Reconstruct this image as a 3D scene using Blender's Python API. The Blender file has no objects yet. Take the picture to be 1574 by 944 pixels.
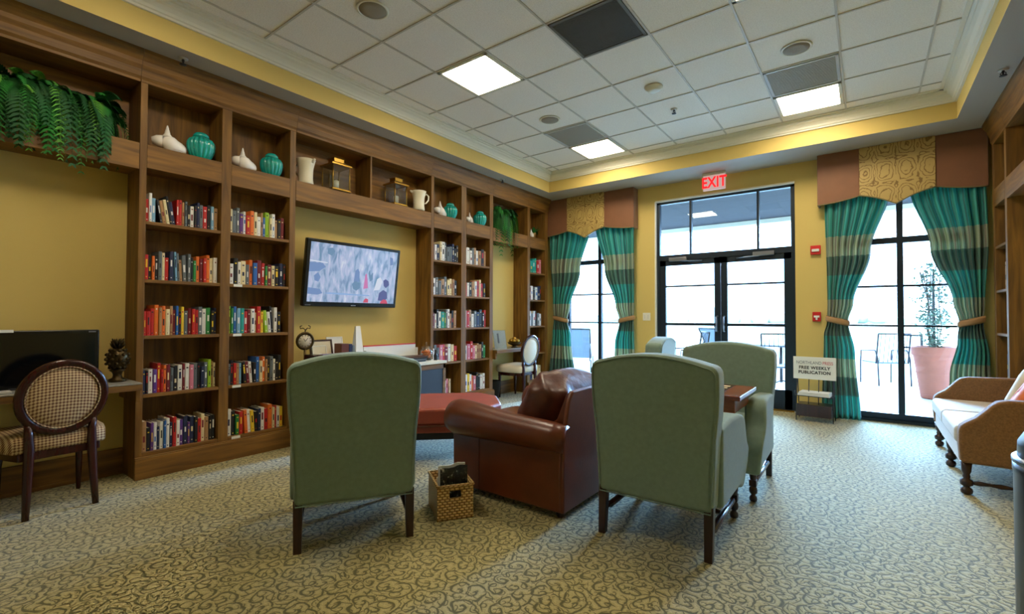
import bpy, bmesh, math, random
from mathutils import Vector, Matrix
R = math.radians
PI = math.pi
rnd = random.Random(7)

# ------------------------------------------------------------------ camera
scene = bpy.context.scene
COL = scene.collection
cam_d = bpy.data.cameras.new('camera')
cam = bpy.data.objects.new('camera', cam_d)
COL.objects.link(cam)
YAW, PIT, ROL = -.6431, .0197, .0026
fw = Vector((math.sin(YAW)*math.cos(PIT), math.cos(YAW)*math.cos(PIT), math.sin(PIT)))
rt = Vector((math.cos(YAW), -math.sin(YAW), 0))
up = rt.cross(fw)
rt2 = rt*math.cos(ROL) + up*math.sin(ROL)
up2 = up*math.cos(ROL) - rt*math.sin(ROL)
cam.matrix_world = Matrix(((rt2.x, up2.x, -fw.x, 0), (rt2.y, up2.y, -fw.y, 0), (rt2.z, up2.z, -fw.z, 1.23), (0, 0, 0, 1)))
cam_d.sensor_fit = 'HORIZONTAL'
cam_d.sensor_width = 36
cam_d.lens = 727.7/1574*36
cam_d.clip_start = .03
cam_d.clip_end = 500
scene.camera = cam

# ------------------------------------------------------------------ look and light
SKY_STRENGTH = 13.0
SUN_STRENGTH = 38.0
PANEL_STRENGTH = 36.0
scene.view_settings.view_transform = 'Standard'
scene.view_settings.look = 'None'
scene.view_settings.gamma = 1
scene.view_settings.use_curve_mapping = False
scene.view_settings.exposure = 0.0

world = bpy.data.worlds.new('world')
scene.world = world
world.use_nodes = True
wt = world.node_tree
wt.nodes.clear()
wo = wt.nodes.new('ShaderNodeOutputWorld')
wb = wt.nodes.new('ShaderNodeBackground')
wtc = wt.nodes.new('ShaderNodeTexCoord')
wn = wt.nodes.new('ShaderNodeTexNoise')
wn.inputs['Scale'].default_value = 3.0
wn.inputs['Detail'].default_value = 5
wmap = wt.nodes.new('ShaderNodeMapping')
wmap.inputs['Scale'].default_value = (1, 1, 3.5)
wr = wt.nodes.new('ShaderNodeValToRGB')
wr.color_ramp.elements[0].position = .38
wr.color_ramp.elements[0].color = (.36, .58, 1.0, 1)
wr.color_ramp.elements[1].position = .62
wr.color_ramp.elements[1].color = (.62, .80, 1.0, 1)
wb.inputs['Strength'].default_value = SKY_STRENGTH
wt.links.new(wtc.outputs['Generated'], wmap.inputs['Vector'])
wt.links.new(wmap.outputs['Vector'], wn.inputs['Vector'])
wt.links.new(wn.outputs['Fac'], wr.inputs['Fac'])
wt.links.new(wr.outputs['Color'], wb.inputs['Color'])
wt.links.new(wb.outputs['Background'], wo.inputs['Surface'])

# broad low sun lamp added to boost the daylight through the windows
sun_d = bpy.data.lights.new('sun', 'SUN')
sun_d.energy = SUN_STRENGTH
sun_d.angle = R(34)
sun_d.color = (.36, .62, 1.0)
sun = bpy.data.objects.new('sun', sun_d)
COL.objects.link(sun)
sd = Vector((.06, -1, -math.tan(R(21)))).normalized()
sun.rotation_euler = sd.to_track_quat('-Z', 'Y').to_euler()

# ------------------------------------------------------------------ materials
def lin(c):
    out = []
    for v in c:
        v = v/255
        out.append(v/12.92 if v <= .04045 else ((v+.055)/1.055)**2.4)
    return (out[0], out[1], out[2], 1)

def mat(name, rgb, rough=.6, metal=0, spec=.5, bump=0, bscale=200, var=0, vscale=8, coat=0, sheen=0):
    m = bpy.data.materials.new(name)
    m.use_nodes = True
    nt = m.node_tree
    b = nt.nodes['Principled BSDF']
    b.inputs['Base Color'].default_value = lin(rgb)
    b.inputs['Roughness'].default_value = rough
    b.inputs['Metallic'].default_value = metal
    b.inputs['Specular IOR Level'].default_value = spec
    b.inputs['Coat Weight'].default_value = coat
    b.inputs['Sheen Weight'].default_value = sheen
    tc = nt.nodes.new('ShaderNodeTexCoord')
    if var:
        n = nt.nodes.new('ShaderNodeTexNoise')
        n.inputs['Scale'].default_value = vscale
        n.inputs['Detail'].default_value = 4
        r = nt.nodes.new('ShaderNodeValToRGB')
        c = lin(rgb)
        r.color_ramp.elements[0].position = .3
        r.color_ramp.elements[1].position = .7
        r.color_ramp.elements[0].color = tuple(x*(1-var) for x in c[:3]) + (1,)
        r.color_ramp.elements[1].color = tuple(min(1, x*(1+var)) for x in c[:3]) + (1,)
        nt.links.new(tc.outputs['Object'], n.inputs['Vector'])
        nt.links.new(n.outputs['Fac'], r.inputs['Fac'])
        nt.links.new(r.outputs['Color'], b.inputs['Base Color'])
    if bump:
        n2 = nt.nodes.new('ShaderNodeTexNoise')
        n2.inputs['Scale'].default_value = bscale
        bp = nt.nodes.new('ShaderNodeBump')
        bp.inputs['Strength'].default_value = bump
        bp.inputs['Distance'].default_value = .004
        nt.links.new(tc.outputs['Object'], n2.inputs['Vector'])
        nt.links.new(n2.outputs['Fac'], bp.inputs['Height'])
        nt.links.new(bp.outputs['Normal'], b.inputs['Normal'])
    return m

def wood(name, a, b_, axis='z', rough=.42, freq=1.0):
    m = bpy.data.materials.new(name)
    m.use_nodes = True
    nt = m.node_tree
    b = nt.nodes['Principled BSDF']
    b.inputs['Roughness'].default_value = rough
    tc = nt.nodes.new('ShaderNodeTexCoord')
    mp = nt.nodes.new('ShaderNodeMapping')
    s = {'x': (1.2, 14, 14), 'y': (14, 1.2, 14), 'z': (14, 14, 1.2)}[axis]
    mp.inputs['Scale'].default_value = tuple(v*freq for v in s)
    n = nt.nodes.new('ShaderNodeTexNoise')
    n.inputs['Scale'].default_value = 1.6
    n.inputs['Detail'].default_value = 6
    n.inputs['Distortion'].default_value = .6
    r = nt.nodes.new('ShaderNodeValToRGB')
    r.color_ramp.elements[0].position = .3
    r.color_ramp.elements[1].position = .72
    r.color_ramp.elements[0].color = lin(a)
    r.color_ramp.elements[1].color = lin(b_)
    nt.links.new(tc.outputs['Object'], mp.inputs['Vector'])
    nt.links.new(mp.outputs['Vector'], n.inputs['Vector'])
    nt.links.new(n.outputs['Fac'], r.inputs['Fac'])
    nt.links.new(r.outputs['Color'], b.inputs['Base Color'])
    return m

def emit(name, rgb, strength):
    m = bpy.data.materials.new(name)
    m.use_nodes = True
    nt = m.node_tree
    b = nt.nodes['Principled BSDF']
    b.inputs['Base Color'].default_value = (0, 0, 0, 1)
    b.inputs['Emission Color'].default_value = lin(rgb)
    b.inputs['Emission Strength'].default_value = strength
    return m

def glass(name, tint=(235, 245, 250), refl=.035):
    m = bpy.data.materials.new(name)
    m.use_nodes = True
    nt = m.node_tree
    nt.nodes.clear()
    o = nt.nodes.new('ShaderNodeOutputMaterial')
    t = nt.nodes.new('ShaderNodeBsdfTransparent')
    t.inputs['Color'].default_value = lin(tint)
    g = nt.nodes.new('ShaderNodeBsdfGlossy')
    g.inputs['Roughness'].default_value = .02
    mx = nt.nodes.new('ShaderNodeMixShader')
    mx.inputs['Fac'].default_value = refl
    nt.links.new(t.outputs[0], mx.inputs[1])
    nt.links.new(g.outputs[0], mx.inputs[2])
    nt.links.new(mx.outputs[0], o.inputs['Surface'])
    return m

class NT:
    """small node-graph helper"""
    def __init__(s, name):
        s.m = bpy.data.materials.new(name)
        s.m.use_nodes = True
        s.nt = s.m.node_tree
        s.b = s.nt.nodes['Principled BSDF']
    def n(s, typ, **kw):
        nd = s.nt.nodes.new(typ)
        for k, v in kw.items():
            setattr(nd, k, v)
        return nd
    def l(s, a, b):
        s.nt.links.new(a, b)
    def math(s, op, a, b=None, c=None):
        nd = s.n('ShaderNodeMath', operation=op)
        for i, v in enumerate((a, b, c)):
            if v is None:
                continue
            if isinstance(v, (int, float)):
                nd.inputs[i].default_value = v
            else:
                s.l(v, nd.inputs[i])
        return nd.outputs[0]
    def ramp(s, fac, stops, interp='LINEAR'):
        r = s.n('ShaderNodeValToRGB')
        cr = r.color_ramp
        cr.interpolation = interp
        while len(cr.elements) < len(stops):
            cr.elements.new(.5)
        for e, (p, c) in zip(cr.elements, stops):
            e.position = p
            e.color = lin(c)
        s.l(fac, r.inputs['Fac'])
        return r.outputs['Color']

def carpet_mat():
    g = NT('carpet')
    tc = g.n('ShaderNodeTexCoord')
    ns = g.n('ShaderNodeTexNoise')
    ns.inputs['Scale'].default_value = 9
    ns.inputs['Detail'].default_value = 2
    g.l(tc.outputs['Object'], ns.inputs['Vector'])
    sb = g.n('ShaderNodeVectorMath', operation='SUBTRACT')
    g.l(ns.outputs['Color'], sb.inputs[0])
    sb.inputs[1].default_value = (.5, .5, .5)
    sc = g.n('ShaderNodeVectorMath', operation='SCALE')
    g.l(sb.outputs[0], sc.inputs[0])
    sc.inputs['Scale'].default_value = .07
    ad = g.n('ShaderNodeVectorMath', operation='ADD')
    g.l(tc.outputs['Object'], ad.inputs[0])
    g.l(sc.outputs[0], ad.inputs[1])
    def curls(scale, turns, off):
        mv = g.n('ShaderNodeVectorMath', operation='ADD')
        g.l(ad.outputs[0], mv.inputs[0])
        mv.inputs[1].default_value = off
        sc2 = g.n('ShaderNodeVectorMath', operation='SCALE')
        g.l(mv.outputs[0], sc2.inputs[0])
        sc2.inputs['Scale'].default_value = scale
        v = g.n('ShaderNodeTexVoronoi', voronoi_dimensions='2D')
        v.inputs['Scale'].default_value = 1
        g.l(sc2.outputs[0], v.inputs['Vector'])
        d = g.n('ShaderNodeVectorMath', operation='SUBTRACT')
        g.l(sc2.outputs[0], d.inputs[0])
        g.l(v.outputs['Position'], d.inputs[1])
        sx = g.n('ShaderNodeSeparateXYZ')
        g.l(d.outputs[0], sx.inputs[0])
        ang = g.math('ARCTAN2', sx.outputs['Y'], sx.outputs['X'])
        a = g.math('MULTIPLY', ang, 1/(2*PI))
        rr = g.math('MULTIPLY', v.outputs['Distance'], turns)
        su = g.math('ADD', rr, a)
        fr = g.math('FRACT', su)
        return g.math('ABSOLUTE', g.math('SUBTRACT', fr, .5))
    l1 = curls(10.5, 2.3, (0, 0, 0))
    l2 = curls(17, 1.9, (3.3, 1.7, 0))
    mn = g.math('MINIMUM', l1, g.math('ADD', l2, .05))
    col = g.ramp(mn, [(0, (98, 94, 54)), (.09, (108, 102, 62)), (.17, (186, 173, 118)), (.5, (202, 188, 134))])
    n2 = g.n('ShaderNodeTexNoise')
    n2.inputs['Scale'].default_value = 160
    g.l(tc.outputs['Object'], n2.inputs['Vector'])
    mx = g.n('ShaderNodeMix', data_type='RGBA', blend_type='MULTIPLY')
    mx.inputs['Factor'].default_value = .5
    g.l(col, mx.inputs[6])
    g.l(g.ramp(n2.outputs['Fac'], [(.3, (150, 150, 145)), (.7, (255, 255, 255))]), mx.inputs[7])
    g.l(mx.outputs[2], g.b.inputs['Base Color'])
    g.b.inputs['Roughness'].default_value = .95
    g.b.inputs['Specular IOR Level'].default_value = .15
    g.b.inputs['Sheen Weight'].default_value = .3
    bp = g.n('ShaderNodeBump')
    bp.inputs['Strength'].default_value = .5
    bp.inputs['Distance'].default_value = .006
    g.l(mn, bp.inputs['Height'])
    g.l(bp.outputs['Normal'], g.b.inputs['Normal'])
    return g.m

def curtain_mat():
    g = NT('plaid_curtain')
    uv = g.n('ShaderNodeUVMap')
    sx = g.n('ShaderNodeSeparateXYZ')
    g.l(uv.outputs[0], sx.inputs[0])
    z = g.math('DIVIDE', sx.outputs['Y'], 2.7)
    T, Bg, Dk = (68, 172, 160), (172, 184, 158), (92, 130, 116)
    zs = [(0, T), (.28, Dk), (.5, Bg), (.72, T), (1.0, Dk), (1.2, Bg), (1.44, T), (1.73, Dk), (1.97, Bg), (2.21, T)]
    band = g.ramp(z, [(a/2.7, c) for a, c in zs], 'CONSTANT')
    st = g.math('FRACT', g.math('MULTIPLY', sx.outputs['X'], 6.0))
    stripe = g.ramp(st, [(0, (255, 255, 255)), (.4, (196, 176, 182)), (.6, (255, 255, 255)), (.8, (214, 222, 205))], 'CONSTANT')
    mx = g.n('ShaderNodeMix', data_type='RGBA', blend_type='MULTIPLY')
    mx.inputs['Factor'].default_value = 1
    g.l(band, mx.inputs[6])
    g.l(stripe, mx.inputs[7])
    g.l(mx.outputs[2], g.b.inputs['Base Color'])
    g.b.inputs['Roughness'].default_value = .45
    g.b.inputs['Sheen Weight'].default_value = .3
    # cloth lets some daylight through
    tr = g.n('ShaderNodeBsdfTranslucent')
    g.l(mx.outputs[2], tr.inputs['Color'])
    ms = g.n('ShaderNodeMixShader')
    ms.inputs['Fac'].default_value = .42
    out = g.nt.nodes['Material Output']
    g.l(g.b.outputs[0], ms.inputs[1])
    g.l(tr.outputs[0], ms.inputs[2])
    g.l(ms.outputs[0], out.inputs['Surface'])
    return g.m

def damask_mat():
    g = NT('gold_damask')
    tc = g.n('ShaderNodeTexCoord')
    mp = g.n('ShaderNodeMapping')
    mp.inputs['Scale'].default_value = (5.2, 5.2, 3.6)
    g.l(tc.outputs['Object'], mp.inputs['Vector'])
    sx = g.n('ShaderNodeSeparateXYZ')
    g.l(mp.outputs[0], sx.inputs[0])
    a = g.math('SINE', g.math('MULTIPLY', sx.outputs['X'], PI))
    b = g.math('SINE', g.math('MULTIPLY', sx.outputs['Z'], PI))
    og = g.math('ABSOLUTE', g.math('MULTIPLY', a, b))
    n = g.n('ShaderNodeTexNoise')
    n.inputs['Scale'].default_value = 11
    n.inputs['Detail'].default_value = 3
    g.l(tc.outputs['Object'], n.inputs['Vector'])
    s = g.math('ADD', g.math('MULTIPLY', og, 1.0), g.math('MULTIPLY', g.math('SUBTRACT', n.outputs['Fac'], .5), 1.0))
    st = g.math('ABSOLUTE', g.math('SINE', g.math('MULTIPLY', s, 9)))
    g.l(g.ramp(st, [(.2, (126, 96, 44)), (.55, (184, 156, 92))]), g.b.inputs['Base Color'])
    g.b.inputs['Roughness'].default_value = .5
    return g.m

def check_fabric_mat():
    g = NT('check_weave')
    tc = g.n('ShaderNodeTexCoord')
    sx = g.n('ShaderNodeSeparateXYZ')
    g.l(tc.outputs['Object'], sx.inputs[0])
    u = g.math('SINE', g.math('MULTIPLY', sx.outputs['X'], 2*PI/.017))
    w = g.math('SINE', g.math('MULTIPLY', g.math('ADD', sx.outputs['Z'], sx.outputs['Y']), 2*PI/.017))
    s = g.math('MULTIPLY', g.math('ADD', g.math('ADD', u, w), 2), .25)
    g.l(g.ramp(s, [(.2, (104, 66, 46)), (.45, (160, 126, 90)), (.75, (208, 184, 140))]), g.b.inputs['Base Color'])
    g.b.inputs['Roughness'].default_value = .8
    return g.m

def basket_mat():
    g = NT('woven_wicker')
    tc = g.n('ShaderNodeTexCoord')
    sx = g.n('ShaderNodeSeparateXYZ')
    g.l(tc.outputs['Object'], sx.inputs[0])
    h = g.math('ADD', sx.outputs['X'], sx.outputs['Y'])
    row = g.math('FLOOR', g.math('MULTIPLY', sx.outputs['Z'], 1/.016))
    u = g.math('ABSOLUTE', g.math('SINE', g.math('ADD', g.math('MULTIPLY', h, PI/.03), g.math('MULTIPLY', row, PI/2))))
    v = g.math('ABSOLUTE', g.math('SINE', g.math('MULTIPLY', sx.outputs['Z'], PI/.016)))
    s = g.math('MULTIPLY', u, v)
    g.l(g.ramp(s, [(.05, (130, 88, 38)), (.4, (214, 172, 98)), (.9, (238, 206, 140))]), g.b.inputs['Base Color'])
    bp = g.n('ShaderNodeBump')
    bp.inputs['Distance'].default_value = .006
    g.l(s, bp.inputs['Height'])
    g.l(bp.outputs['Normal'], g.b.inputs['Normal'])
    return g.m

def screen_mat():
    g = NT('tv_picture')
    tc = g.n('ShaderNodeTexCoord')
    mp = g.n('ShaderNodeMapping')
    mp.inputs['Scale'].default_value = (1, 9, 3)
    g.l(tc.outputs['Object'], mp.inputs['Vector'])
    n = g.n('ShaderNodeTexNoise')
    n.inputs['Scale'].default_value = 2.2
    n.inputs['Detail'].default_value = 5
    n.inputs['Distortion'].default_value = .5
    g.l(mp.outputs[0], n.inputs['Vector'])
    c = g.ramp(n.outputs['Fac'], [(.28, (104, 150, 180)), (.40, (146, 172, 210)), (.48, (176, 198, 230)), (.58, (196, 206, 240)), (.72, (230, 238, 252))])
    g.l(c, g.b.inputs['Emission Color'])
    g.b.inputs['Emission Strength'].default_value = .75
    g.b.inputs['Base Color'].default_value = (.01, .01, .01, 1)
    g.b.inputs['Roughness'].default_value = .2
    return g.m

def tile_mat():
    g = NT('ceiling_tile')
    tc = g.n('ShaderNodeTexCoord')
    n = g.n('ShaderNodeTexNoise')
    n.inputs['Scale'].default_value = 120
    g.l(tc.outputs['Object'], n.inputs['Vector'])
    g.l(g.ramp(n.outputs['Fac'], [(.3, (228, 222, 212)), (.6, (242, 237, 228))]), g.b.inputs['Base Color'])
    g.b.inputs['Roughness'].default_value = .9
    return g.m

M = {}
M['wall'] = mat('yellow_wall_paint', (210, 184, 108), .7, spec=.3, bump=.15, bscale=300)
M['wall_white'] = mat('white_paint', (212, 208, 198), .6)
M['trim'] = mat('cream_trim', (226, 222, 205), .45)
M['tile'] = tile_mat()
M['grid'] = mat('ceiling_grid', (196, 190, 178), .5)
M['soffit'] = mat('soffit_paint', (176, 168, 156), .7)
M['carpet'] = carpet_mat()
M['wood'] = wood('brown_wood', (88, 58, 16), (140, 98, 34), 'z', .55)
M['wood_h'] = wood('brown_wood_horizontal', (92, 60, 18), (146, 102, 38), 'y', .55)
M['wood_dk'] = wood('dark_wood', (34, 20, 14), (62, 34, 22), 'z', .3)
M['mahog'] = wood('mahogany', (38, 12, 10), (62, 20, 16), 'z', .22)
M['table'] = wood('cherry_wood', (104, 50, 26), (150, 80, 42), 'x', .25)
M['frame'] = mat('dark_bronze_frame', (22, 36, 48), .4, metal=.3)
M['glass'] = glass('window_glass')
M['cglass'] = glass('clear_glass', (248, 251, 251), .08)
M['acrylic'] = glass('acrylic', (238, 244, 248), .12)
M['panel'] = emit('lit_panel', (255, 240, 212), PANEL_STRENGTH)
M['green'] = mat('sage_fabric', (122, 144, 130), .85, bump=.35, bscale=420, var=.07, vscale=40, sheen=.3)
M['leather'] = mat('cognac_leather', (98, 44, 16), .36, bump=.12, bscale=60, var=.18, vscale=7, coat=.06)
M['leather_cush'] = mat('cushion_leather', (84, 40, 24), .4, bump=1.0, bscale=22, var=.3, vscale=14, coat=.05)
M['ott'] = mat('red_brown_leather', (152, 66, 44), .38, bump=.1, bscale=50, var=.1, vscale=6)
M['piping'] = mat('leather_piping', (84, 36, 16), .35)
M['black'] = mat('black_plastic', (10, 10, 12), .25)
M['blackm'] = mat('black_matte', (14, 14, 15), .6)
M['screen_off'] = mat('dark_screen', (6, 8, 12), .12)
M['chrome'] = mat('chrome', (190, 195, 205), .2, metal=1)
M['steel'] = mat('brushed_steel', (150, 155, 165), .3, metal=1)
M['curtain'] = curtain_mat()
M['damask'] = damask_mat()
M['pelmet'] = mat('brown_silk', (126, 80, 48), .6, var=.05, sheen=.3)
M['cord'] = mat('gold_cord', (120, 110, 66), .6, bump=.8, bscale=500)
M['tie'] = mat('tieback_cloth', (166, 126, 82), .5, var=.1)
M['check'] = check_fabric_mat()
M['white_fab'] = mat('cream_upholstery', (214, 204, 182), .7, bump=.2, bscale=300)
M['basket'] = basket_mat()
M['paper'] = mat('white_paper', (228, 228, 222), .6)
M['paper_y'] = mat('cream_pages', (214, 204, 176), .7)
M['ceramic'] = mat('white_glaze', (238, 232, 224), .18, coat=.4)
M['pitcher'] = mat('cream_glaze', (226, 218, 192), .3, coat=.3)
M['teal'] = mat('teal_glaze', (18, 160, 150), .12, coat=.6, var=.2, vscale=20)
M['brass'] = mat('aged_brass', (176, 138, 62), .3, metal=1)
M['brass_dk'] = mat('dark_bronze', (66, 52, 26), .38, metal=.8, var=.4, vscale=50)
M['fern'] = mat('fern_leaf', (26, 112, 32), .7, var=.45, vscale=9)
M['fern_lt'] = mat('light_fern_leaf', (88, 156, 48), .7, var=.3, vscale=9)
M['fern_dk'] = mat('dark_leaf', (10, 78, 24), .7, var=.3, vscale=9)
M['screen'] = screen_mat()
M['exit_face'] = emit('exit_face', (255, 214, 206), .55)
M['exit_red'] = emit('exit_red', (255, 28, 36), 1.6)
M['red'] = mat('alarm_red', (196, 30, 24), .4)
M['grey_txt'] = mat('grey_ink', (120, 124, 132), .6)
M['pink_txt'] = mat('red_ink', (206, 92, 100), .6)
M['black_txt'] = mat('black_ink', (30, 32, 34), .6)
M['duct'] = mat('vent_grey', (98, 94, 80), .6)
M['duct_lt'] = mat('vent_light_grey', (184, 184, 178), .5)
M['spk'] = mat('speaker_grille', (150, 140, 122), .7, bump=.5, bscale=900)
M['wsofa'] = mat('tan_chenille', (132, 94, 56), .8, var=.22, vscale=90, bump=.5, bscale=260)
M['seat_lt'] = mat('light_seat_cloth', (206, 196, 184), .75, var=.06, vscale=60, bump=.3, bscale=300)
M['orange'] = mat('orange_cloth', (214, 110, 52), .7, var=.15, vscale=18)
M['bin'] = mat('bin_black', (40, 42, 52), .3)
M['terra'] = mat('terracotta', (168, 98, 80), .8, var=.08)
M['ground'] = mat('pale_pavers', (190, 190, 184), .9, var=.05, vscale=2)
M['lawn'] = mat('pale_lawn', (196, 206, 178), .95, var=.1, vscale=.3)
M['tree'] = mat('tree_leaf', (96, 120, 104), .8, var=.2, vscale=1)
M['far_tree'] = mat('hazy_tree_leaf', (176, 190, 182), .9, var=.08, vscale=.5)  # distance haze and glare are put into this pale leaf colour
M['bark'] = mat('bark', (92, 72, 58), .9, var=.2)
M['patio_ceiling'] = mat('porch_ceiling', (30, 28, 34), .8)
M['sling'] = mat('grey_sling', (110, 124, 140), .7)
M['iron'] = mat('wrought_iron', (38, 40, 46), .5)
M['candy'] = mat('orange_candy', (226, 116, 20), .3, var=.3, vscale=60)
M['blue_panel'] = mat('slate_blue_panel', (40, 50, 66), .5)
M['desk_top'] = mat('stone_top', (150, 144, 132), .3, var=.15, vscale=50)
M['pink_line'] = mat('red_tape', (206, 60, 60), .5)

# ------------------------------------------------------------------ mesh helpers
class MB:
    def __init__(s):
        s.bm = bmesh.new()
    def _tag(s, faces, mi, smooth):
        for f in faces:
            f.material_index = mi
            f.smooth = smooth
    def box(s, x0, x1, y0, y1, z0, z1, mi=0):
        v = [s.bm.verts.new((x, y, z)) for x in (x0, x1) for y in (y0, y1) for z in (z0, z1)]
        q = [(0, 1, 3, 2), (4, 6, 7, 5), (0, 4, 5, 1), (2, 3, 7, 6), (0, 2, 6, 4), (1, 5, 7, 3)]
        s._tag([s.bm.faces.new([v[i] for i in a]) for a in q], mi, False)
        return s
    def obox(s, c, sx, sy, sz, rot=None, mi=0):
        """box centred at c with rotation matrix"""
        n = len(s.bm.verts)
        s.bm.verts.ensure_lookup_table()
        vs = []
        for x in (-1, 1):
            for y in (-1, 1):
                for z in (-1, 1):
                    p = Vector((x*sx/2, y*sy/2, z*sz/2))
                    if rot:
                        p = rot @ p
                    vs.append(s.bm.verts.new(Vector(c)+p))
        q = [(0, 1, 3, 2), (4, 6, 7, 5), (0, 4, 5, 1), (2, 3, 7, 6), (0, 2, 6, 4), (1, 5, 7, 3)]
        s._tag([s.bm.faces.new([vs[i] for i in a]) for a in q], mi, False)
        return s
    def prism(s, poly, axis, a0, a1, mi=0, smooth=False):
        """poly: 2d outline in the two other axes (in x,y,z order), extruded along axis"""
        def p3(p, a):
            if axis == 'x': return (a, p[0], p[1])
            if axis == 'y': return (p[0], a, p[1])
            return (p[0], p[1], a)
        A = [s.bm.verts.new(p3(p, a0)) for p in poly]
        B = [s.bm.verts.new(p3(p, a1)) for p in poly]
        n = len(poly)
        fs = [s.bm.faces.new(A), s.bm.faces.new(B[::-1])]
        sd = []
        for i in range(n):
            j = (i+1) % n
            sd.append(s.bm.faces.new((A[i], B[i], B[j], A[j])))
        s._tag(fs, mi, False)
        s._tag(sd, mi, smooth)
        return s
    def rings(s, rs, mi=0, smooth=True, cap=True, closed=False):
        """rs: list of rings, each a list of points"""
        V = [[s.bm.verts.new(p) for p in r] for r in rs]
        n = len(V[0])
        fs = []
        m = len(V)
        for a in range(m if closed else m-1):
            A, B = V[a], V[(a+1) % m]
            for i in range(n):
                j = (i+1) % n
                fs.append(s.bm.faces.new((A[i], A[j], B[j], B[i])))
        if cap and not closed:
            fs.append(s.bm.faces.new(V[0][::-1]))
            fs.append(s.bm.faces.new(V[-1]))
        s._tag(fs, mi, smooth)
        return s
    def tube(s, pts, r, seg=8, mi=0, cap=True, closed=False, sy=1.0):
        pts = [Vector(p) for p in pts]
        n = len(pts)
        rr = r if isinstance(r, (list, tuple)) else [r]*n
        rs = []
        prev = None
        for i, p in enumerate(pts):
            if closed:
                t = (pts[(i+1) % n]-pts[i-1]).normalized()
            else:
                t = (pts[min(i+1, n-1)]-pts[max(i-1, 0)]).normalized()
            if prev is None:
                a = Vector((0, 0, 1)) if abs(t.z) < .9 else Vector((1, 0, 0))
                u = t.cross(a).normalized()
            else:
                u = (prev - t*prev.dot(t)).normalized()
            prev = u
            w = t.cross(u)
            rs.append([p + (u*math.cos(2*PI*k/seg) + w*math.sin(2*PI*k/seg)*sy)*rr[i] for k in range(seg)])
        return s.rings(rs, mi, True, cap, closed)
    def lathe(s, prof, seg=20, o=(0, 0, 0), mi=0, flute=0, nfl=8, sx=1, sy=1):
        rs = []
        for r, z in prof:
            ring = []
            for k in range(seg):
                a = 2*PI*k/seg
                q = max(r, .0003)*(1 + flute*(abs(math.cos(a*nfl/2))-.5)*(1 if r > .02 else 0))
                ring.append((o[0]+math.cos(a)*q*sx, o[1]+math.sin(a)*q*sy, o[2]+z))
            rs.append(ring)
        return s.rings(rs, mi, True, True)
    def quad(s, pts, mi=0, smooth=False):
        f = s.bm.faces.new([s.bm.verts.new(p) for p in pts])
        s._tag([f], mi, smooth)
        return s
    def blob(s, c, r, mi=0, sub=2, noise=.0, sx=1, sy=1, sz=1, rg=rnd):
        ret = bmesh.ops.create_icosphere(s.bm, subdivisions=sub, radius=1)
        for v in ret['verts']:
            k = r*(1+rg.uniform(-noise, noise))
            v.co = Vector((c[0]+v.co.x*k*sx, c[1]+v.co.y*k*sy, c[2]+v.co.z*k*sz))
        fs = {f for v in ret['verts'] for f in v.link_faces}
        s._tag(fs, mi, True)
        return s
    def build(s, name, mats, parent=None, bevel=0, seg=2, world=False, subsurf=0, solid=0, fixn=True):
        if fixn:
            bmesh.ops.recalc_face_normals(s.bm, faces=s.bm.faces)
        me = bpy.data.meshes.new(name)
        s.bm.to_mesh(me)
        s.bm.free()
        if not isinstance(mats, (list, tuple)):
            mats = [mats]
        for m in mats:
            me.materials.append(m)
        o = bpy.data.objects.new(name, me)
        COL.objects.link(o)
        if parent:
            o.parent = parent
            if world:
                t = parent.location.copy()
                p = parent.parent
                while p:
                    t += p.location
                    p = p.parent
                for v in me.vertices:
                    v.co -= t
        if solid:
            md = o.modifiers.new('solid', 'SOLIDIFY')
            md.thickness = solid
            md.offset = 0
        if bevel:
            md = o.modifiers.new('bevel', 'BEVEL')
            md.width = bevel
            md.segments = seg
            md.limit_method = 'ANGLE'
            md.angle_limit = R(35)
            md.harden_normals = True
            for f in me.polygons:
                f.use_smooth = True
        if subsurf:
            md = o.modifiers.new('sub', 'SUBSURF')
            md.levels = md.render_levels = subsurf
        return o

def tag(o, label=None, cat=None, group=None, kind=None):
    if label: o['label'] = label
    if cat: o['category'] = cat
    if group: o['group'] = group
    if kind: o['kind'] = kind
    return o

def thing(name, label, cat, loc=(0, 0, 0), rz=0, group=None, rx=0, ry=0):
    o = bpy.data.objects.new(name, None)
    o.empty_display_size = .1
    COL.objects.link(o)
    o.location = loc
    o.rotation_euler = (rx, ry, rz)
    return tag(o, label, cat, group)

def struct(o):
    o['kind'] = 'structure'
    return o

def copy_tree(o, parent=None, label=None):
    c = o.copy()
    COL.objects.link(c)
    c.parent = parent
    if label: c['label'] = label
    for ch in list(o.children):
        copy_tree(ch, c)
    return c

def text_mesh(txt, size, depth=.001, spacing=1.0, offset=0):
    cu = bpy.data.curves.new('text', 'FONT')
    cu.body = txt
    cu.size = size
    cu.extrude = depth
    cu.offset = offset
    cu.align_x = 'CENTER'
    cu.align_y = 'CENTER'
    cu.space_character = spacing
    ob = bpy.data.objects.new('text', cu)
    COL.objects.link(ob)
    dg = bpy.context.evaluated_depsgraph_get()
    me = bpy.data.meshes.new_from_object(ob.evaluated_get(dg))
    bpy.data.objects.remove(ob)
    bpy.data.curves.remove(cu)
    return me

def text_obj(name, txt, size, m, parent, loc, rot, spacing=1.0, sx=1.0, bold=0):
    me = text_mesh(txt, size, .0012, spacing, bold)
    me.materials.clear()
    me.materials.append(m)
    o = bpy.data.objects.new(name, me)
    COL.objects.link(o)
    o.parent = parent
    o.location = loc
    o.rotation_euler = rot
    o.scale = (sx, 1, 1)
    return o

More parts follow.
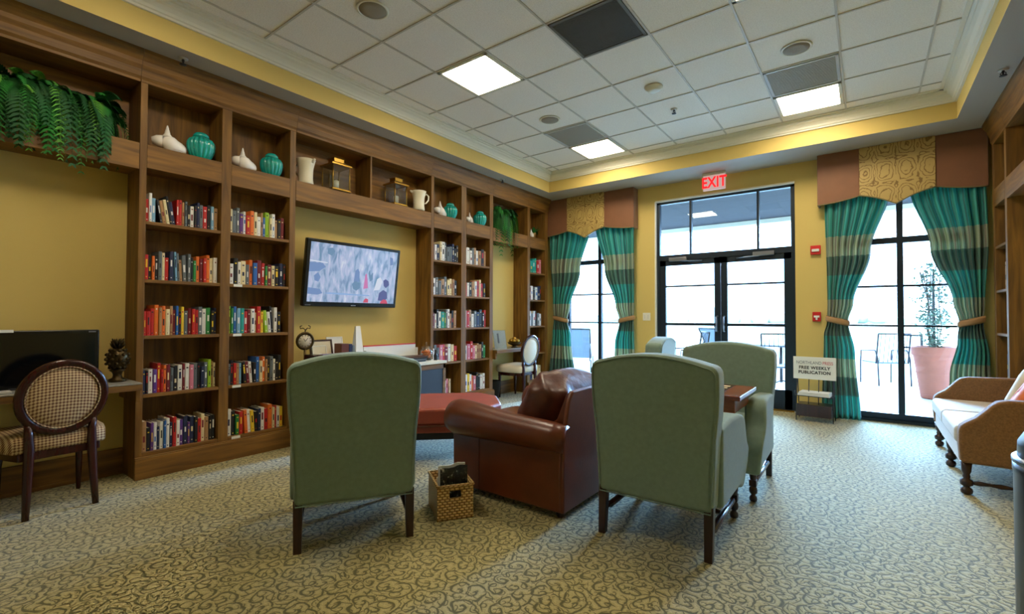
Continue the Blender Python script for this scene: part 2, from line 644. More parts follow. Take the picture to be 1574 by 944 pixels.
# ------------------------------------------------------------------ room numbers (metres)
XL, XR = -4.38, 1.05            # faces of the built-in shelving
WL, WR = -4.67, 1.34            # walls behind
YW = 7.1                        # window wall
YB = -2.6                       # wall behind the camera
ZS, ZC = 3.23, 3.514            # soffit, tray ceiling
TX0, TX1, TY0, TY1 = -4.09, .745, -1.7, 6.45   # tray opening
U = .61
GX, GY = -3.2117, 1.8631        # one crossing of the ceiling grid

# floor
f = MB().box(WL-.2, WR+.2, YB-.2, YW+.02, -.1, 0).build('floor', M['carpet'])
struct(f)
# walls
struct(MB().box(WL-.2, WL, YB-.2, YW+.25, 0, 3.7).build('wall_left', M['wall']))
struct(MB().box(WR, WR+.2, YB-.2, YW+.25, 0, 3.7).build('wall_right', M['wall']))
struct(MB().box(WL, WR, YB-.2, YB, 0, 3.7).build('wall_near', M['wall']))
D0, D1, DT = -2.575, -.735, 2.985
W1a, W1b, W2a, W2b, WT = -4.16, -2.93, -.32, .94, 2.8
b = MB()
TH = .16
for x0, x1, z0, z1 in ((WL, W1a, 0, 3.7), (W1a, W1b, WT, 3.7), (W1b, D0, 0, 3.7), (D0, D1, DT, 3.7), (D1, W2a, 0, 3.7), (W2a, W2b, WT, 3.7), (W2b, WR, 0, 3.7)):
    b.box(x0, x1, YW, YW+TH, z0, z1)
struct(b.build('wall_window', M['wall']))
# soffit ring
b = MB()
b.box(WL, TX0, YB, YW, ZS, 3.7)
b.box(TX1, WR, YB, YW, ZS, 3.7)
b.box(TX0, TX1, TY1, YW, ZS, 3.7)
b.box(TX0, TX1, YB, TY0, ZS, 3.7)
sf = b.build('ceiling_soffit', [M['soffit'], M['wall']])
for p in sf.data.polygons:       # the risers of the tray are painted yellow
    c = p.center
    n = p.normal
    if abs(n.z) < .5 and c.z > ZS+.01:
        p.material_index = 1
struct(sf)
# tray ceiling: tiles and grid
b = MB()
b.box(TX0-.05, TX1+.05, TY0-.05, TY1+.05, ZC+.004, ZC+.05)
ceil = struct(b.build('ceiling', M['tile']))
b = MB()
w = .008
i = -2
xs = [GX+k*U for k in range(-1, 7)]
ys = [GY+k*U for k in range(-5, 8)]
for x in xs:
    b.box(x-w, x+w, TY0, TY1, ZC-.004, ZC+.006)
for y in ys:
    b.box(TX0, TX1, y-w, y+w, ZC-.0035, ZC+.006)
gr = b.build('trim_1', M['grid'])
struct(gr)
# crown moulding round the tray
prof = [(0, 3.40), (.02, 3.40), (.022, 3.415), (.035, 3.42), (.04, 3.44), (.062, 3.465), (.085, 3.475), (.09, 3.492), (.108, 3.497), (.112, ZC), (0, ZC)]
rings = []
for d, z in prof:
    rings.append([(TX0+d, TY0+d, z), (TX1-d, TY0+d, z), (TX1-d, TY1-d, z), (TX0+d, TY1-d, z)])
b = MB()
b.rings(rings, 0, False, cap=False, closed=True)
struct(b.build('trim_2', M['trim']))
# small reveal strip between the moulding and the first tiles
b = MB()
d = .112
for x0, x1, y0, y1 in ((TX0+d, TX0+d+.03, TY0, TY1), (TX1-d-.03, TX1-d, TY0, TY1), (TX0, TX1, TY1-d-.03, TY1-d)):
    b.box(x0, x1, y0, y1, ZC-.008, ZC+.004)
struct(b.build('trim_3', M['trim']))
# baseboards (dark wood in the alcoves)
for nm, y0, y1 in (('baseboard_left', YB, 1.155), ('baseboard_left_middle', 2.375, 4.146), ('baseboard_left_far', 5.38, 6.26)):
    struct(MB().box(WL, WL+.02, y0, y1, 0, .2).box(WL, WL+.028, y0, y1, 0, .03).build(nm, M['wood_h'], bevel=.004))
struct(MB().box(W1b+.08, D0-.02, YW-.02, YW, 0, .12).box(D1+.02, W2a-.02, YW-.02, YW, 0, .12).box(W2b, WR, YW-.02, YW, 0, .12).build('baseboard_window', M['wood_h'], bevel=.004))

# ------------------------------------------------------------------ ceiling fixtures
def cell(i, j): return GX+i*U, GY+j*U
def light_panel(i, j, label):
    x, y = cell(i, j)
    t = thing('ceiling_light', label, 'ceiling light', (x+U/2, y+U/2, ZC-.006), group='square ceiling light panels')
    h = U/2-.012
    b = MB()
    for a in ((-h, h, -h, -h+.03), (-h, h, h-.03, h), (-h, -h+.03, -h, h), (h-.03, h, -h, h)):
        b.box(*a, -.006, .008)
    b.build('light_frame', M['trim'], t, bevel=.002)
    MB().box(-h+.03, h-.03, -h+.03, h-.03, .000, .006).build('diffuser', M['panel'], t)
    return t
light_panel(0, 2, 'lit square ceiling panel nearest the shelves, largest in view')
light_panel(0, 6, 'smallest lit square ceiling panel, above the left curtained window')
light_panel(4, 6, 'lit square ceiling panel above the right curtained window')
light_panel(4, 2, 'lit square ceiling panel cut by the top edge of the photo')
light_panel(0, -2, 'lit square ceiling panel above the near desk alcove')

def vent(i, j, label, m, m2, slats):
    x, y = cell(i, j)
    t = thing('ceiling_vent', label, 'ceiling vent', (x+U/2, y+U/2, ZC-.006), group='ceiling vents')
    h = U/2-.012
    b = MB()
    for a in ((-h, h, -h, -h+.025), (-h, h, h-.025, h), (-h, -h+.025, -h, h), (h-.025, h, -h, h)):
        b.box(*a, -.004, .008)
    b.build('vent_frame', m, t, bevel=.002)
    b = MB()
    for k in range(slats):
        yy = -h+.03+(2*h-.06)*k/slats
        b.box(-h+.025, h-.025, yy, yy+.006, -.001, .008)
    b.box(-h+.025, h-.025, -h+.025, h-.025, .005, .008)
    b.build('grille', m2, t)
vent(2, 2, 'dark grey square return grille in the ceiling', M['duct'], M['duct'], 36)
vent(0, 5, 'pale grey ceiling vent beside the smallest lit panel', M['duct_lt'], M['duct_lt'], 30)
vent(4, 5, 'pale grey ceiling vent in front of the right lit panel', M['duct_lt'], M['duct_lt'], 30)

def speaker(x, y, label):
    t = thing('ceiling_speaker', label, 'ceiling speaker', (x, y, ZC), group='round ceiling speakers')
    b = MB().lathe([(.118, 0), (.118, -.006), (.105, -.010), (.100, -.006), (.100, 0)], 32)
    b.build('speaker_rim', M['trim'], t)
    MB().lathe([(.10, 0), (.10, -.007), (.05, -.009), (0, -.0095)], 32).build('speaker_grille', M['spk'], t)
speaker(-2.927, 2.164, 'round ceiling speaker nearest the top left of the photo')
speaker(-.457, 4.626, 'round ceiling speaker in front of the right ceiling vent')
speaker(-2.923, 4.622, 'small round ceiling speaker in front of the left ceiling vent')
t = thing('smoke_detector', 'white round smoke detector on a ceiling tile', 'smoke detector', (-1.674, 4.577, ZC))
MB().lathe([(.085, 0), (.085, -.012), (.07, -.02), (.062, -.036), (.03, -.042), (0, -.042)], 28).build('housing', M['trim'], t)
MB().lathe([(.088, 0), (.088, -.006), (.0, -.006)], 28).build('mounting_ring', M['wall_white'], t)

def sprinkler(x, y, z, label):
    t = thing('sprinkler_head', label, 'sprinkler', (x, y, z), group='fire sprinkler heads')
    MB().lathe([(.035, 0), (.033, -.006), (.012, -.008), (0, -.008)], 20).build('escutcheon', M['grid'], t)
    b = MB().lathe([(.008, -.006), (.010, -.02), (.006, -.03), (.006, -.045), (.024, -.047), (.024, -.05), (0, -.05)], 14)
    b.tube([(.01, 0, -.02), (.018, 0, -.032), (.006, 0, -.046)], .003, 6)
    b.tube([(-.01, 0, -.02), (-.018, 0, -.032), (-.006, 0, -.046)], .003, 6)
    b.build('nozzle', M['iron'], t)
sprinkler(-1.676, 5.201, ZC, 'small sprinkler head hanging from a ceiling tile')
sprinkler(-4.24, 1.38, ZS, 'sprinkler head under the soffit above the nearest bookcase')
sprinkler(-4.24, 5.42, ZS, 'sprinkler head under the soffit near the far left corner')
sprinkler(.90, 5.40, ZS, 'sprinkler head under the right hand soffit')

# ------------------------------------------------------------------ windows and door
def window(name, x0, x1, xm, pin):
    t = thing(name, 'tall dark framed window', 'window', ((x0+x1)/2, YW+.08, 0))
    for k in ('label', 'category'):
        del t[k]
    struct(t)
    y0, y1 = YW+.05, YW+.11
    b = MB()
    b.box(x0, x0+.05, y0, y1, 0, WT).box(x1-.05, x1, y0, y1, 0, WT)
    b.box(x0, x1, y0, y1, 0, .10).box(x0, x1, y0, y1, WT-.05, WT)
    b.build('window_frame', M['frame'], t, world=True)
    MB().box(xm-.03, xm+.03, y0-.005, y1, .10, WT-.05).build('mullion', M['frame'], t, world=True)
    MB().box(x0+.05, x1-.05, y0-.002, y1, 2.105, 2.175).build('transom_bar', M['frame'], t, world=True)
    for z in (1.60, 1.13):
        MB().box(x0+.05, x1-.05, y0+.015, y1-.015, z-.012, z+.012).build('glazing_bar', M['frame'], t, world=True)
    for a, c in ((x0+.05, xm-.03), (xm+.03, x1-.05)):
        MB().box(a, c, y0+.027, y0+.033, .10, 2.105).build('pane', M['glass'], t, world=True)
        MB().box(a, c, y0+.027, y0+.033, 2.175, WT-.05).build('pane', M['glass'], t, world=True)
window('window_1', W1a, W1b, -3.54, 0)
window('window_2', W2a, W2b, .317, 0)
for nm, a, c in (('trim_4', W1a, W1b), ('trim_5', W2a, W2b)):
    struct(MB().box(a, c, YW-.01, YW+.05, 0, .03).build(nm, M['frame']))

t = bpy.data.objects.new('door_1', None)
COL.objects.link(t)
t.location = (-1.655, YW+.08, 0)
struct(t)
y0, y1 = YW+.04, YW+.11
HB, HT = 2.06, 2.16
b = MB()
b.box(D0, D0+.05, y0, y1, 0, DT).box(D1-.05, D1, y0, y1, 0, DT).box(D0, D1, y0, y1, DT-.045, DT).box(D0, D1, y0-.005, y1, HB+.02, HT)
b.box(D0, D1, y0, y1+.03, 0, .02)
b.build('door_frame', M['frame'], t, world=True)
for x in (-2.068, -1.174):
    MB().box(x-.014, x+.014, y0, y1, HT, DT-.045).build('transom_mullion', M['frame'], t, world=True)
MB().box(D0+.05, D1-.05, y0+.03, y0+.036, HT, DT-.045).build('transom_pane', M['glass'], t, world=True)
MB().box(D0-.0, D1+.0, YW-.012, YW+.04, DT-.012, DT+.012).box(D0-.012, D0+.006, YW-.012, YW+.04, 0, DT).build('door_reveal', M['trim'], t, world=True)
for (a, c, hs) in ((D0+.05, -1.657, 1), (-1.653, D1-.05, -1)):
    lf = thing('door_leaf', None, None, ((a+c)/2, YW+.08, 0))
    lf.parent = t
    lf.location = ((a+c)/2+1.655, 0, 0)
    b = MB()
    st = .085
    b.box(a, a+st, y0+.01, y1-.01, .02, HB+.02).box(c-st, c, y0+.01, y1-.01, .02, HB+.02)
    b.box(a, c, y0+.01, y1-.01, .02, .27).box(a, c, y0+.01, y1-.01, HB-.06, HB+.02)
    b.box(a+st, c-st, y0+.02, y1-.02, 1.675, 1.70).box(a+st, c-st, y0+.01, y1-.01, 1.10, 1.14)
    o = b.build('leaf_frame', M['frame'], lf, world=True)
    MB().box(a+st, c-st, y0+.033, y0+.039, .27, HB-.06).build('door_pane', M['glass'], lf, world=True)
    hx = c-.045 if hs == 1 else a+.045
    b = MB().tube([(hx, y0+.01, 1.02), (hx-hs*.0, y0-.05, 1.03), (hx-hs*.0, y0-.06, 1.06), (hx, y0-.06, 1.2), (hx, y0-.05, 1.23), (hx, y0+.01, 1.24)], .011, 8)
    b.build('door_handle', M['steel'], lf, world=True)
    cx = a+.28 if hs == 1 else c-.32
    b = MB().box(cx-.13, cx+.13, y0-.045, y0+.01, HB+.0, HB+.055)
    b.tube([(cx+hs*.05, y0-.03, HB), (cx+hs*.22, y0-.12, HB-.015), (cx+hs*.34, y0+.0, HB-.01)], .009, 6)
    b.build('door_closer', M['steel'], lf, world=True, bevel=.004)
struct(MB().box(D0+.02, D1-.02, YW-.02, YW+.04, 0, .018).build('trim_6', M['brass']))

# ------------------------------------------------------------------ built-in shelving
SH = [.19, .63, 1.075, 1.505, 1.95]
def sx_(side, d):
    return XL-d if side == 'L' else XR+d
def dbox(b, side, d0, d1, y0, y1, z0, z1, mi=0):
    a, c = sx_(side, d0), sx_(side, d1)
    b.box(min(a, c), max(a, c), y0, y1, z0, z1, mi)
def top_parts(t, side, y0, y1):
    b = MB()
    pr = [(0, 3.02), (-.012, 3.04), (-.016, 3.09), (-.03, 3.12), (-.034, 3.15), (-.06, 3.19), (-.07, 3.20), (-.07, ZS-.001), (.0, ZS-.001)]
    b.prism([(sx_(side, d), z) for d, z in pr], 'y', y0, y1)
    b.build('crown', M['wood_h'], t, world=True)
    b = MB()
    dbox(b, side, 0, .285, y0, y1, 3.0, ZS-.001)
    b.build('top_board', M['wood_h'], t, world=True, bevel=.003)
def cubby_floor(t, side, y0, y1, low=2.355):
    b = MB()
    dbox(b, side, 0, .022, y0, y1, low, 2.535)
    b.build('fascia', M['wood_h'], t, world=True, bevel=.003)
    b = MB()
    dbox(b, side, .022, .275, y0, y1, 2.50, 2.535)
    dbox(b, side, .022, .275, y0, y1, low+.01, low+.03)
    b.build('cubby_floor', M['wood_h'], t, world=True)
def bookcase(side, posts, label, shelves=SH):
    """posts: [(y0,y1), ...] upright boards"""
    Y0, Y1 = posts[0][0], posts[-1][1]
    t = thing('bookcase', label, 'bookcase', (sx_(side, .14), (Y0+Y1)/2, 0))
    e = .0008
    for k, (a, c) in enumerate(posts):
        b = MB()
        dbox(b, side, .001, .285, a, c, 0, 3.0)
        b.build('upright', M['wood'], t, world=True, bevel=.003)
    top_parts(t, side, Y0, Y1)
    b = MB()
    dbox(b, side, .275, .288, Y0+.01, Y1-.01, 0, 3.0)
    b.build('back_panel', M['wood'], t, world=True)
    for (a0, a1), (b0, b1) in zip(posts[:-1], posts[1:]):
        cubby_floor(t, side, a1, b0)
        for z in shelves:
            b = MB()
            dbox(b, side, .004, .275, a1, b0, z-.026, z)
            b.build('shelf', M['wood_h'], t, world=True, bevel=.003)
    b = MB()
    dbox(b, side, -.033, 0, Y0-.005, Y1+.005, 0, .155)
    dbox(b, side, -.024, 0, Y0-.003, Y1+.003, .155, .166)
    b.build('plinth', M['wood_h'], t, world=True, bevel=.004)
    return t
def bridge(side, y0, y1, divs, label, low=2.34):
    t = thing('overhead_cabinet', label, 'overhead shelf', (sx_(side, .14), (y0+y1)/2, low))
    top_parts(t, side, y0+.001, y1-.001)
    cubby_floor(t, side, y0+.001, y1-.001, low)
    for dv in divs:
        b = MB()
        dbox(b, side, .004, .275, dv-.01, dv+.01, 2.535, 3.0)
        b.build('divider', M['wood'], t, world=True)
    b = MB()
    dbox(b, side, .275, .288, y0+.001, y1-.001, low+.01, 3.0)
    b.build('back_panel', M['wood_h'], t, world=True)
P1 = [(1.155, 1.20), (1.723, 1.80), (2.317, 2.375)]
P2 = [(4.146, 4.192), (4.703, 4.80), (5.304, 5.38)]
P3 = [(6.263, 6.337), (6.785, 6.865)]
bookcase('L', P1, 'large dark wood built-in bookcase nearest the viewer, left of the television')
bookcase('L', P2, 'dark wood built-in bookcase right of the television with two columns of shelves')
bookcase('L', P3, 'narrow built-in bookcase in the far left corner beside the curtain')
bridge('L', -2.2, 1.154, (-.6,), 'overhead wooden cubby holding the big fern above the near desk', 2.335)
bridge('L', 2.376, 4.145, (3.24,), 'overhead wooden cubbies with lanterns above the television')
bridge('L', 5.381, 6.262, (), 'overhead wooden cubby with a trailing fern above the far desk')
bookcase('R', P3, 'narrow built-in bookcase on the right wall behind the loveseat')
bridge('R', 3.0, 6.262, (4.1, 5.2), 'overhead wooden cubbies along the right wall')
# plain uprights closing the far ends outside the frame
struct(MB().box(XR, WR, YB, 3.0, 0, ZS).build('wall_right_near', M['wall']))

# ------------------------------------------------------------------ books
CLR = dict(R=(186, 34, 30), O=(226, 112, 40), W=(226, 224, 218), C=(222, 206, 160), K=(24, 24, 28), N=(28, 38, 74), B=(40, 96, 170),
           L=(120, 166, 196), T=(30, 150, 140), G=(40, 128, 60), Y=(232, 196, 48), P=(92, 52, 130), M=(112, 24, 36), S=(96, 104, 108),
           D=(168, 128, 84), V=(150, 192, 40), I=(206, 120, 140), U=(84, 56, 38))
CNAME = dict(R='red', O='orange', W='white', C='cream', K='black', N='navy', B='blue', L='pale blue', T='teal', G='green', Y='yellow',
             P='purple', M='maroon', S='grey', D='tan', V='lime', I='pink', U='brown')
BM = {k: mat('book_'+CNAME[k].replace(' ', '_'), c, .45, var=.06, vscale=30) for k, c in CLR.items()}
ORD = ['', 'first', 'second', 'third', 'fourth', 'fifth', 'sixth', 'seventh', 'eighth', 'ninth', 'tenth', 'eleventh', 'twelfth', 'thirteenth',
       'fourteenth', 'fifteenth', 'sixteenth', 'seventeenth', 'eighteenth', 'nineteenth', 'twentieth', '21st', '22nd', '23rd', '24th']
CONTR = dict(R='WYK', O='KW', W='KRNMB', C='KMN', K='WRYC', N='WYC', B='WY', L='NW', T='WY', G='WY', Y='KR', P='WY', M='CW', S='WK', D='KM', V='KW', I='WM', U='CY')
def book(side, code, y, z, th, h, dep, inset, lean, label, group):
    """stands with its spine to the room"""
    s = -1 if side == 'L' else 1
    x = sx_(side, inset)
    o_c = CONTR[code][rnd.randrange(len(CONTR[code]))]
    b = MB()
    c = min(.0022, th*.12)
    # local: x 0 at spine going into the shelf (s), y thickness, z height
    def bx(x0, x1, y0, y1, z0, z1, mi):
        a, e = s*x0, s*x1
        b.box(min(a, e), max(a, e), y0, y1, z0, z1, mi)
    # spine with a slightly rounded back
    pr = [(s*.004, 0), (s*.0008, th*.15), (0, th*.5), (s*.0008, th*.85), (s*.004, th)]
    b.prism(pr + [(s*.006, th), (s*.006, 0)], 'z', 0, h, 0)
    bx(.005, dep, 0, c, 0, h, 0)
    bx(.005, dep, th-c, th, 0, h, 0)
    bx(.006, dep-.004, c, th-c, .003, h-.003, 1)
    # title and author lettering blocks on the spine
    k = rnd.random()
    m = th*rnd.uniform(.26, .36)
    if k < .7:
        z0 = h*rnd.uniform(.30, .50)
        z1 = z0+h*rnd.uniform(.15, .33)
        bx(-.0006, .003, m, th-m, z0, z1, 2)
    if k > .45:
        z0 = h*rnd.uniform(.76, .86)
        bx(-.0006, .003, m, th-m, z0, z0+h*.05, 2)
    z0 = h*rnd.uniform(.06, .12)
    bx(-.0006, .003, m*1.2, th-m*1.2, z0, z0+h*.035, 2)
    o = b.build('book', [BM[code], M['paper_y'], BM[o_c]])
    o.location = (x, y, z)
    o.rotation_euler = (lean, 0, 0)
    tag(o, label, 'book', group)
    return o

def shelf_of_books(side, y0, y1, z, codes, where, group, hbase=.205, fill=1.0, ranks=('left', 1), lean=None):
    """lean: (first index, how many, angle) of a run of books leaning on the one before"""
    n = len(codes)
    ths = [rnd.uniform(.7, 1.35) for _ in codes]
    hs = [hbase*rnd.uniform(.86, 1.16) for _ in codes]
    avail = (y1-y0-.012)*fill
    gap = 0
    if lean:
        gap = hs[lean[0]]*math.sin(lean[2])
    k = (avail-gap*1.05)/sum(ths)
    ths = [t*k for t in ths]
    y = y0+.006
    for i, c in enumerate(codes):
        th, h = ths[i], hs[i]
        a = 0
        if lean and lean[0] <= i < lean[0]+lean[1]:
            a = lean[2]
            if i == lean[0]:
                y += gap
        tall = 'tall ' if h > hbase*1.07 else ('short ' if h < hbase*.94 else '')
        thick = 'thick ' if th > k*1.16 else ('slim ' if th < k*.86 else '')
        num = i+1 if ranks[0] == 'left' else n-i
        lab = '%s%s%s book, %s from left, %s' % (tall, thick, CNAME[c], ORD[num], where)
        book(side, c, y, z+.0005, th*.965, h, rnd.uniform(.15, .2), rnd.uniform(.03, .045), a, lab, group)
        y += th/math.cos(a) if a else th

U1 = {4: ('RWLKDCKNRRDSKWKNSRKLD', 'CSSPWROCWDBVCWDKM'),
      3: ('RKOKSCRNLSDSSKGOMROCW', 'WKWCSOBMRGMCKNK'),
      2: ('RRRODOCDMBKYSMRRSWGKN', 'VGBLTRMWCRYVWKWK'),
      1: ('NKWPRROMSKWMWISKNSVDC', 'SKRDLKMWKBCODKSWKK'),
      0: ('DKPWNWBWNRWPNPNKRCDKK', 'WKGROWYKNWROCRWY')}
LEAN = {(4, 0): (3, 5, R(9)), (2, 1): (11, 3, R(5)), (0, 1): (4, 3, R(4)), (3, 0): (8, 4, R(3)), (1, 1): (5, 3, R(5))}
SN = ['bottom', 'fourth', 'middle', 'second', 'top']
for s_ in range(4, -1, -1):
    for ci, (ya, yb) in enumerate(((1.20, 1.723), (1.80, 2.317))):
        cd = U1[s_][ci]
        fl = (.97, .93, .90, .985, .95)[s_] if ci else .99
        shelf_of_books('L', ya, yb, SH[s_], cd, '%s shelf, %s column of nearest bookcase' % (SN[s_], ('left', 'right')[ci]),
                       'books in the nearest bookcase', .2+.01*(s_ == 2), fl, lean=LEAN.get((s_, ci)))
U2 = {4: ('PWCWSSNK', 'WWSDWKD'), 3: ('WSDSCDK', 'RWDWRRK'), 2: ('MWWTGWDK', 'WRWSNKR'), 1: ('WSIRMCR', 'WIICDKG'), 0: ('WGWID', 'WYOIKWW')}
for s_ in range(4, -1, -1):
    for ci, (ya, yb) in enumerate(((4.192, 4.703), (4.80, 5.304))):
        fl = (.82, .95, .9, .93, .96)[s_] if ci == 0 else (.9, .93, .95, .9, .93)[s_]
        if s_ == 0 and ci == 0:
            fl = .62
        cd = U2[s_][ci]
        cd = ''.join(a + (rnd.choice('WSKDCRN') if k_ % 3 == 1 else '') for k_, a in enumerate(cd))
        off = .12 if (s_ == 0 and ci == 0) else 0
        shelf_of_books('L', ya+off, yb, SH[s_], cd, '%s shelf, %s column of bookcase beyond television' % (SN[s_], ('left', 'right')[ci]),
                       'books in the bookcase beyond the television', .215, fl)
U3 = {4: 'RTTTRI', 3: 'MWKWNK', 2: 'WSWKSW', 1: 'CRRDM', 0: 'LNCCC'}
for s_ in range(4, -1, -1):
    shelf_of_books('L', 6.337, 6.785, SH[s_], U3[s_], '%s shelf, narrow corner bookcase' % SN[s_], 'books in the far corner bookcase', .215, .85)
shelf_of_books('R', 6.40, 6.60, SH[3], 'OCD', 'second shelf of right wall bookcase', 'books on the right wall', .25, 1, ('right', 1))
shelf_of_books('R', 6.36, 6.62, SH[1], 'TSGN', 'fourth shelf of right wall bookcase', 'books on the right wall', .22, 1, ('right', 1))

# small white shelf labels in the nearest bookcase
for z in (SH[3], SH[2], SH[1], SH[0]):
    o = MB().box(XL-.003, XL+.0005, 1.83, 1.90, z-.024, z-.002).build('shelf_label', M['paper'])
    tag(o, 'white card label on the %s shelf edge, right column of nearest bookcase' % SN[SH.index(z)], 'label', 'white shelf edge labels')

# ------------------------------------------------------------------ green armchairs
def arc_outline(hw0, hw1, hw2, z0, z1, z2, crown, r=.05, n=12):
    """front outline of a chair back: half width hw0 at z0, hw1 at z1, hw2 at z2 (shoulders), crowned top"""
    pts = [(-hw0, z0), (hw0, z0)]
    for k in range(1, 5):
        t = k/4
        pts.append((hw0+(hw1-hw0)*t, z0+(z1-z0)*t))
    pts.append((hw1+(hw2-hw1)*.7, z1+(z2-z1)*.35))
    pts.append((hw2, z1+(z2-z1)*.6))
    # shoulder corner
    for k in range(0, 5):
        a = k/4*PI/2
        pts.append((hw2-r+r*math.cos(a), z2-r+r*math.sin(a)))
    for k in range(1, n):
        x = (hw2-r)*(1-2*k/n)
        pts.append((x, z2+crown*(1-(x/(hw2-r))**2)))
    for k in range(4, -1, -1):
        a = k/4*PI/2
        pts.append((-hw2+r-r*math.cos(a), z2-r+r*math.sin(a)))
    pts.append((-hw2, z1+(z2-z1)*.6))
    pts.append((-(hw1+(hw2-hw1)*.7), z1+(z2-z1)*.35))
    for k in range(4, 0, -1):
        t = k/4
        pts.append((-(hw0+(hw1-hw0)*t), z0+(z1-z0)*t))
    return pts

def turned_leg(h, r=.024, blk=.026):
    return [(r*.5, 0), (r*.95, .006), (r*1.05, .02), (r*.9, .034), (r*.55, .042), (r*.6, .05), (r*1.0, .058), (r*1.1, .075), (r*1.0, .092), (r*.6, .1), (r*.55, .108),
            (r*.9, .118), (r*.75, h*.7), (r*1.0, h*.86), (r*1.1, h)]

def make_armchair(label):
    t = thing('armchair', label, 'armchair', group='sage green armchairs')
    # back: vertical rear face with a slight rake, soft edges
    b = MB()
    b.prism(arc_outline(.308, .325, .345, .235, .60, .985, .045), 'y', -.155, 0)
    for v in b.bm.verts:
        rake = -.035*max(0, (v.co.z-.4))/.6
        v.co.y += -.215+rake
        if v.co.y > -.22:
            v.co.y -= max(0, (v.co.z-.75))*.12
    b.build('backrest', M['green'], t, bevel=.026, seg=3)
    # piping seam along the rear face
    pts = arc_outline(.300, .317, .334, .24, .60, .972, .046)
    pp = [(x, -.372-.035*max(0, z-.4)/.6, z) for x, z in pts]
    MB().tube(pp, .0035, 6, closed=True).build('back_piping', M['green'], t)
    # arms
    prof = [(-.26, .235), (-.26, .655), (-.05, .668), (.12, .668), (.19, .655), (.235, .625), (.255, .58), (.265, .53), (.29, .485), (.335, .45), (.365, .41), (.375, .35), (.365, .28), (.35, .19), (.30, .185), (.2, .225)]
    for s in (-1, 1):
        b = MB()
        a, c = sorted((s*.228, s*.335))
        b.prism(prof, 'x', a, c)
        for v in b.bm.verts:
            if abs(v.co.x) > .28:
                v.co.x += s*.03*max(0, min(1, (v.co.y+.1)/.35))*max(0, min(1, (v.co.z-.2)/.2))
        b.build('arm', M['green'], t, bevel=.022, seg=3)
    b = MB().box(-.224, .224, -.215, .345, .235, .385)
    b.build('seat_base', M['green'], t, bevel=.015)
    b = MB().box(-.222, .222, -.21, .355, .388, .50)
    for v in b.bm.verts:
        pass
    b.build('seat_cushion', M['green'], t, bevel=.04, seg=4)
    for s in (-1, 1):
        b = MB()
        pr = [[(s*.287+dx*k, -.338+dy*k+sh, z) for dx, dy in ((-.024, -.024), (.024, -.024), (.024, .024), (-.024, .024))] for k, sh, z in ((.82, -.02, 0), (1, 0, .27))]
        b.rings(pr, 0, False)
        b.build('leg', M['wood_dk'], t, bevel=.003)
        b = MB().lathe(turned_leg(.2), 16, (s*.287, .285, 0))
        b.box(s*.287-.022, s*.287+.022, .263, .307, .105, .145)
        b.build('leg', M['wood_dk'], t)
        b = MB().tube([(s*.287, -.33, .125), (s*.287, -.27, .125), (s*.287, -.26, .125), (s*.287, .22, .125), (s*.287, .23, .125), (s*.287, .27, .125)], [.010, .012, .019, .019, .012, .010], 10)
        b.build('side_stretcher', M['mahog'], t)
    b = MB().tube([(-.28, .0, .125), (-.2, .0, .125), (-.1, 0, .125), (0, 0, .125), (.1, 0, .125), (.2, 0, .125), (.28, 0, .125)], [.01, .018, .014, .022, .014, .018, .01], 10)
    b.build('cross_stretcher', M['mahog'], t)
    return t
ac = make_armchair('sage green armchair on the left, seen square from behind, facing the television')
A_RZ = math.atan2(.84, .54)   # facing direction (-.84,.54)
A_RZ = math.atan2(.54, -.84) - PI/2
cA = Vector((-2.22, 1.56)) + Vector((-.84, .54)).normalized()*.355
ac.location = (cA.x, cA.y, 0)
ac.rotation_euler = (0, 0, A_RZ)
ac2 = copy_tree(ac, None, 'sage green armchair in the right foreground with its back to us at the game table')
ac2.location = (-.942, 2.865, 0)
ac2.rotation_euler = (0, 0, R(1.5))
ac3 = copy_tree(ac, None, 'sage green armchair facing us on the far side of the game table')
ac3.location = (-.905, 3.80, 0)
ac3.rotation_euler = (0, 0, PI)
ac4 = copy_tree(ac, None, 'sage green armchair mostly hidden, only its rounded top showing left of the doors')
ac4.location = (-1.97, 4.65, 0)
ac4.rotation_euler = (0, 0, R(97))

# ------------------------------------------------------------------ game table
t = thing('game_table', 'cherry wood game table with a chessboard top between two green armchairs', 'game table', (-.945, 3.40, 0))
b = MB().box(-.325, .325, -.265, .265, .715, .745)
b.build('tabletop', M['table'], t, bevel=.006)
b = MB().box(-.20, .20, -.23, .23, .735, .7462)
b.build('board_field', M['mahog'], t)
q = MB()
for i in range(8):
    for j in range(8):
        if (i+j) % 2 == 0:
            x0, y0 = -.18+i*.045, -.18+j*.045
            q.box(x0+.001, x0+.044, y0+.001, y0+.044, .744, .7475)
q.build('light_squares', M['paper_y'], t)
b = MB()
b.box(-.285, .285, -.215, -.195, .63, .715).box(-.285, .285, .195, .215, .63, .715).box(-.285, -.265, -.195, .195, .63, .715).box(.265, .285, -.195, .195, .63, .715)
b.build('apron', M['table'], t, bevel=.003)
d = MB().box(-.16, .16, -.222, -.214, .645, .70).build('drawer', M['table'], t, bevel=.003)
MB().blob((0, -.228, .672), .010).build('drawer_knob', M['brass'], d)
b = MB().lathe([(.03, .03), (.045, .06), (.03, .12), (.022, .3), (.036, .42), (.028, .5), (.05, .60), (.12, .63), (.12, .715)], 18, (0, -.045, 0), sy=.45)
b.box(-.16, .16, -.073, -.017, 0, .04)
b.build('pedestal', M['table'], t)

# ------------------------------------------------------------------ leather club chair
t = thing('leather_armchair', 'brown leather club chair with rolled arms in the centre of the room', 'armchair', (-1.92, 2.95, 0))
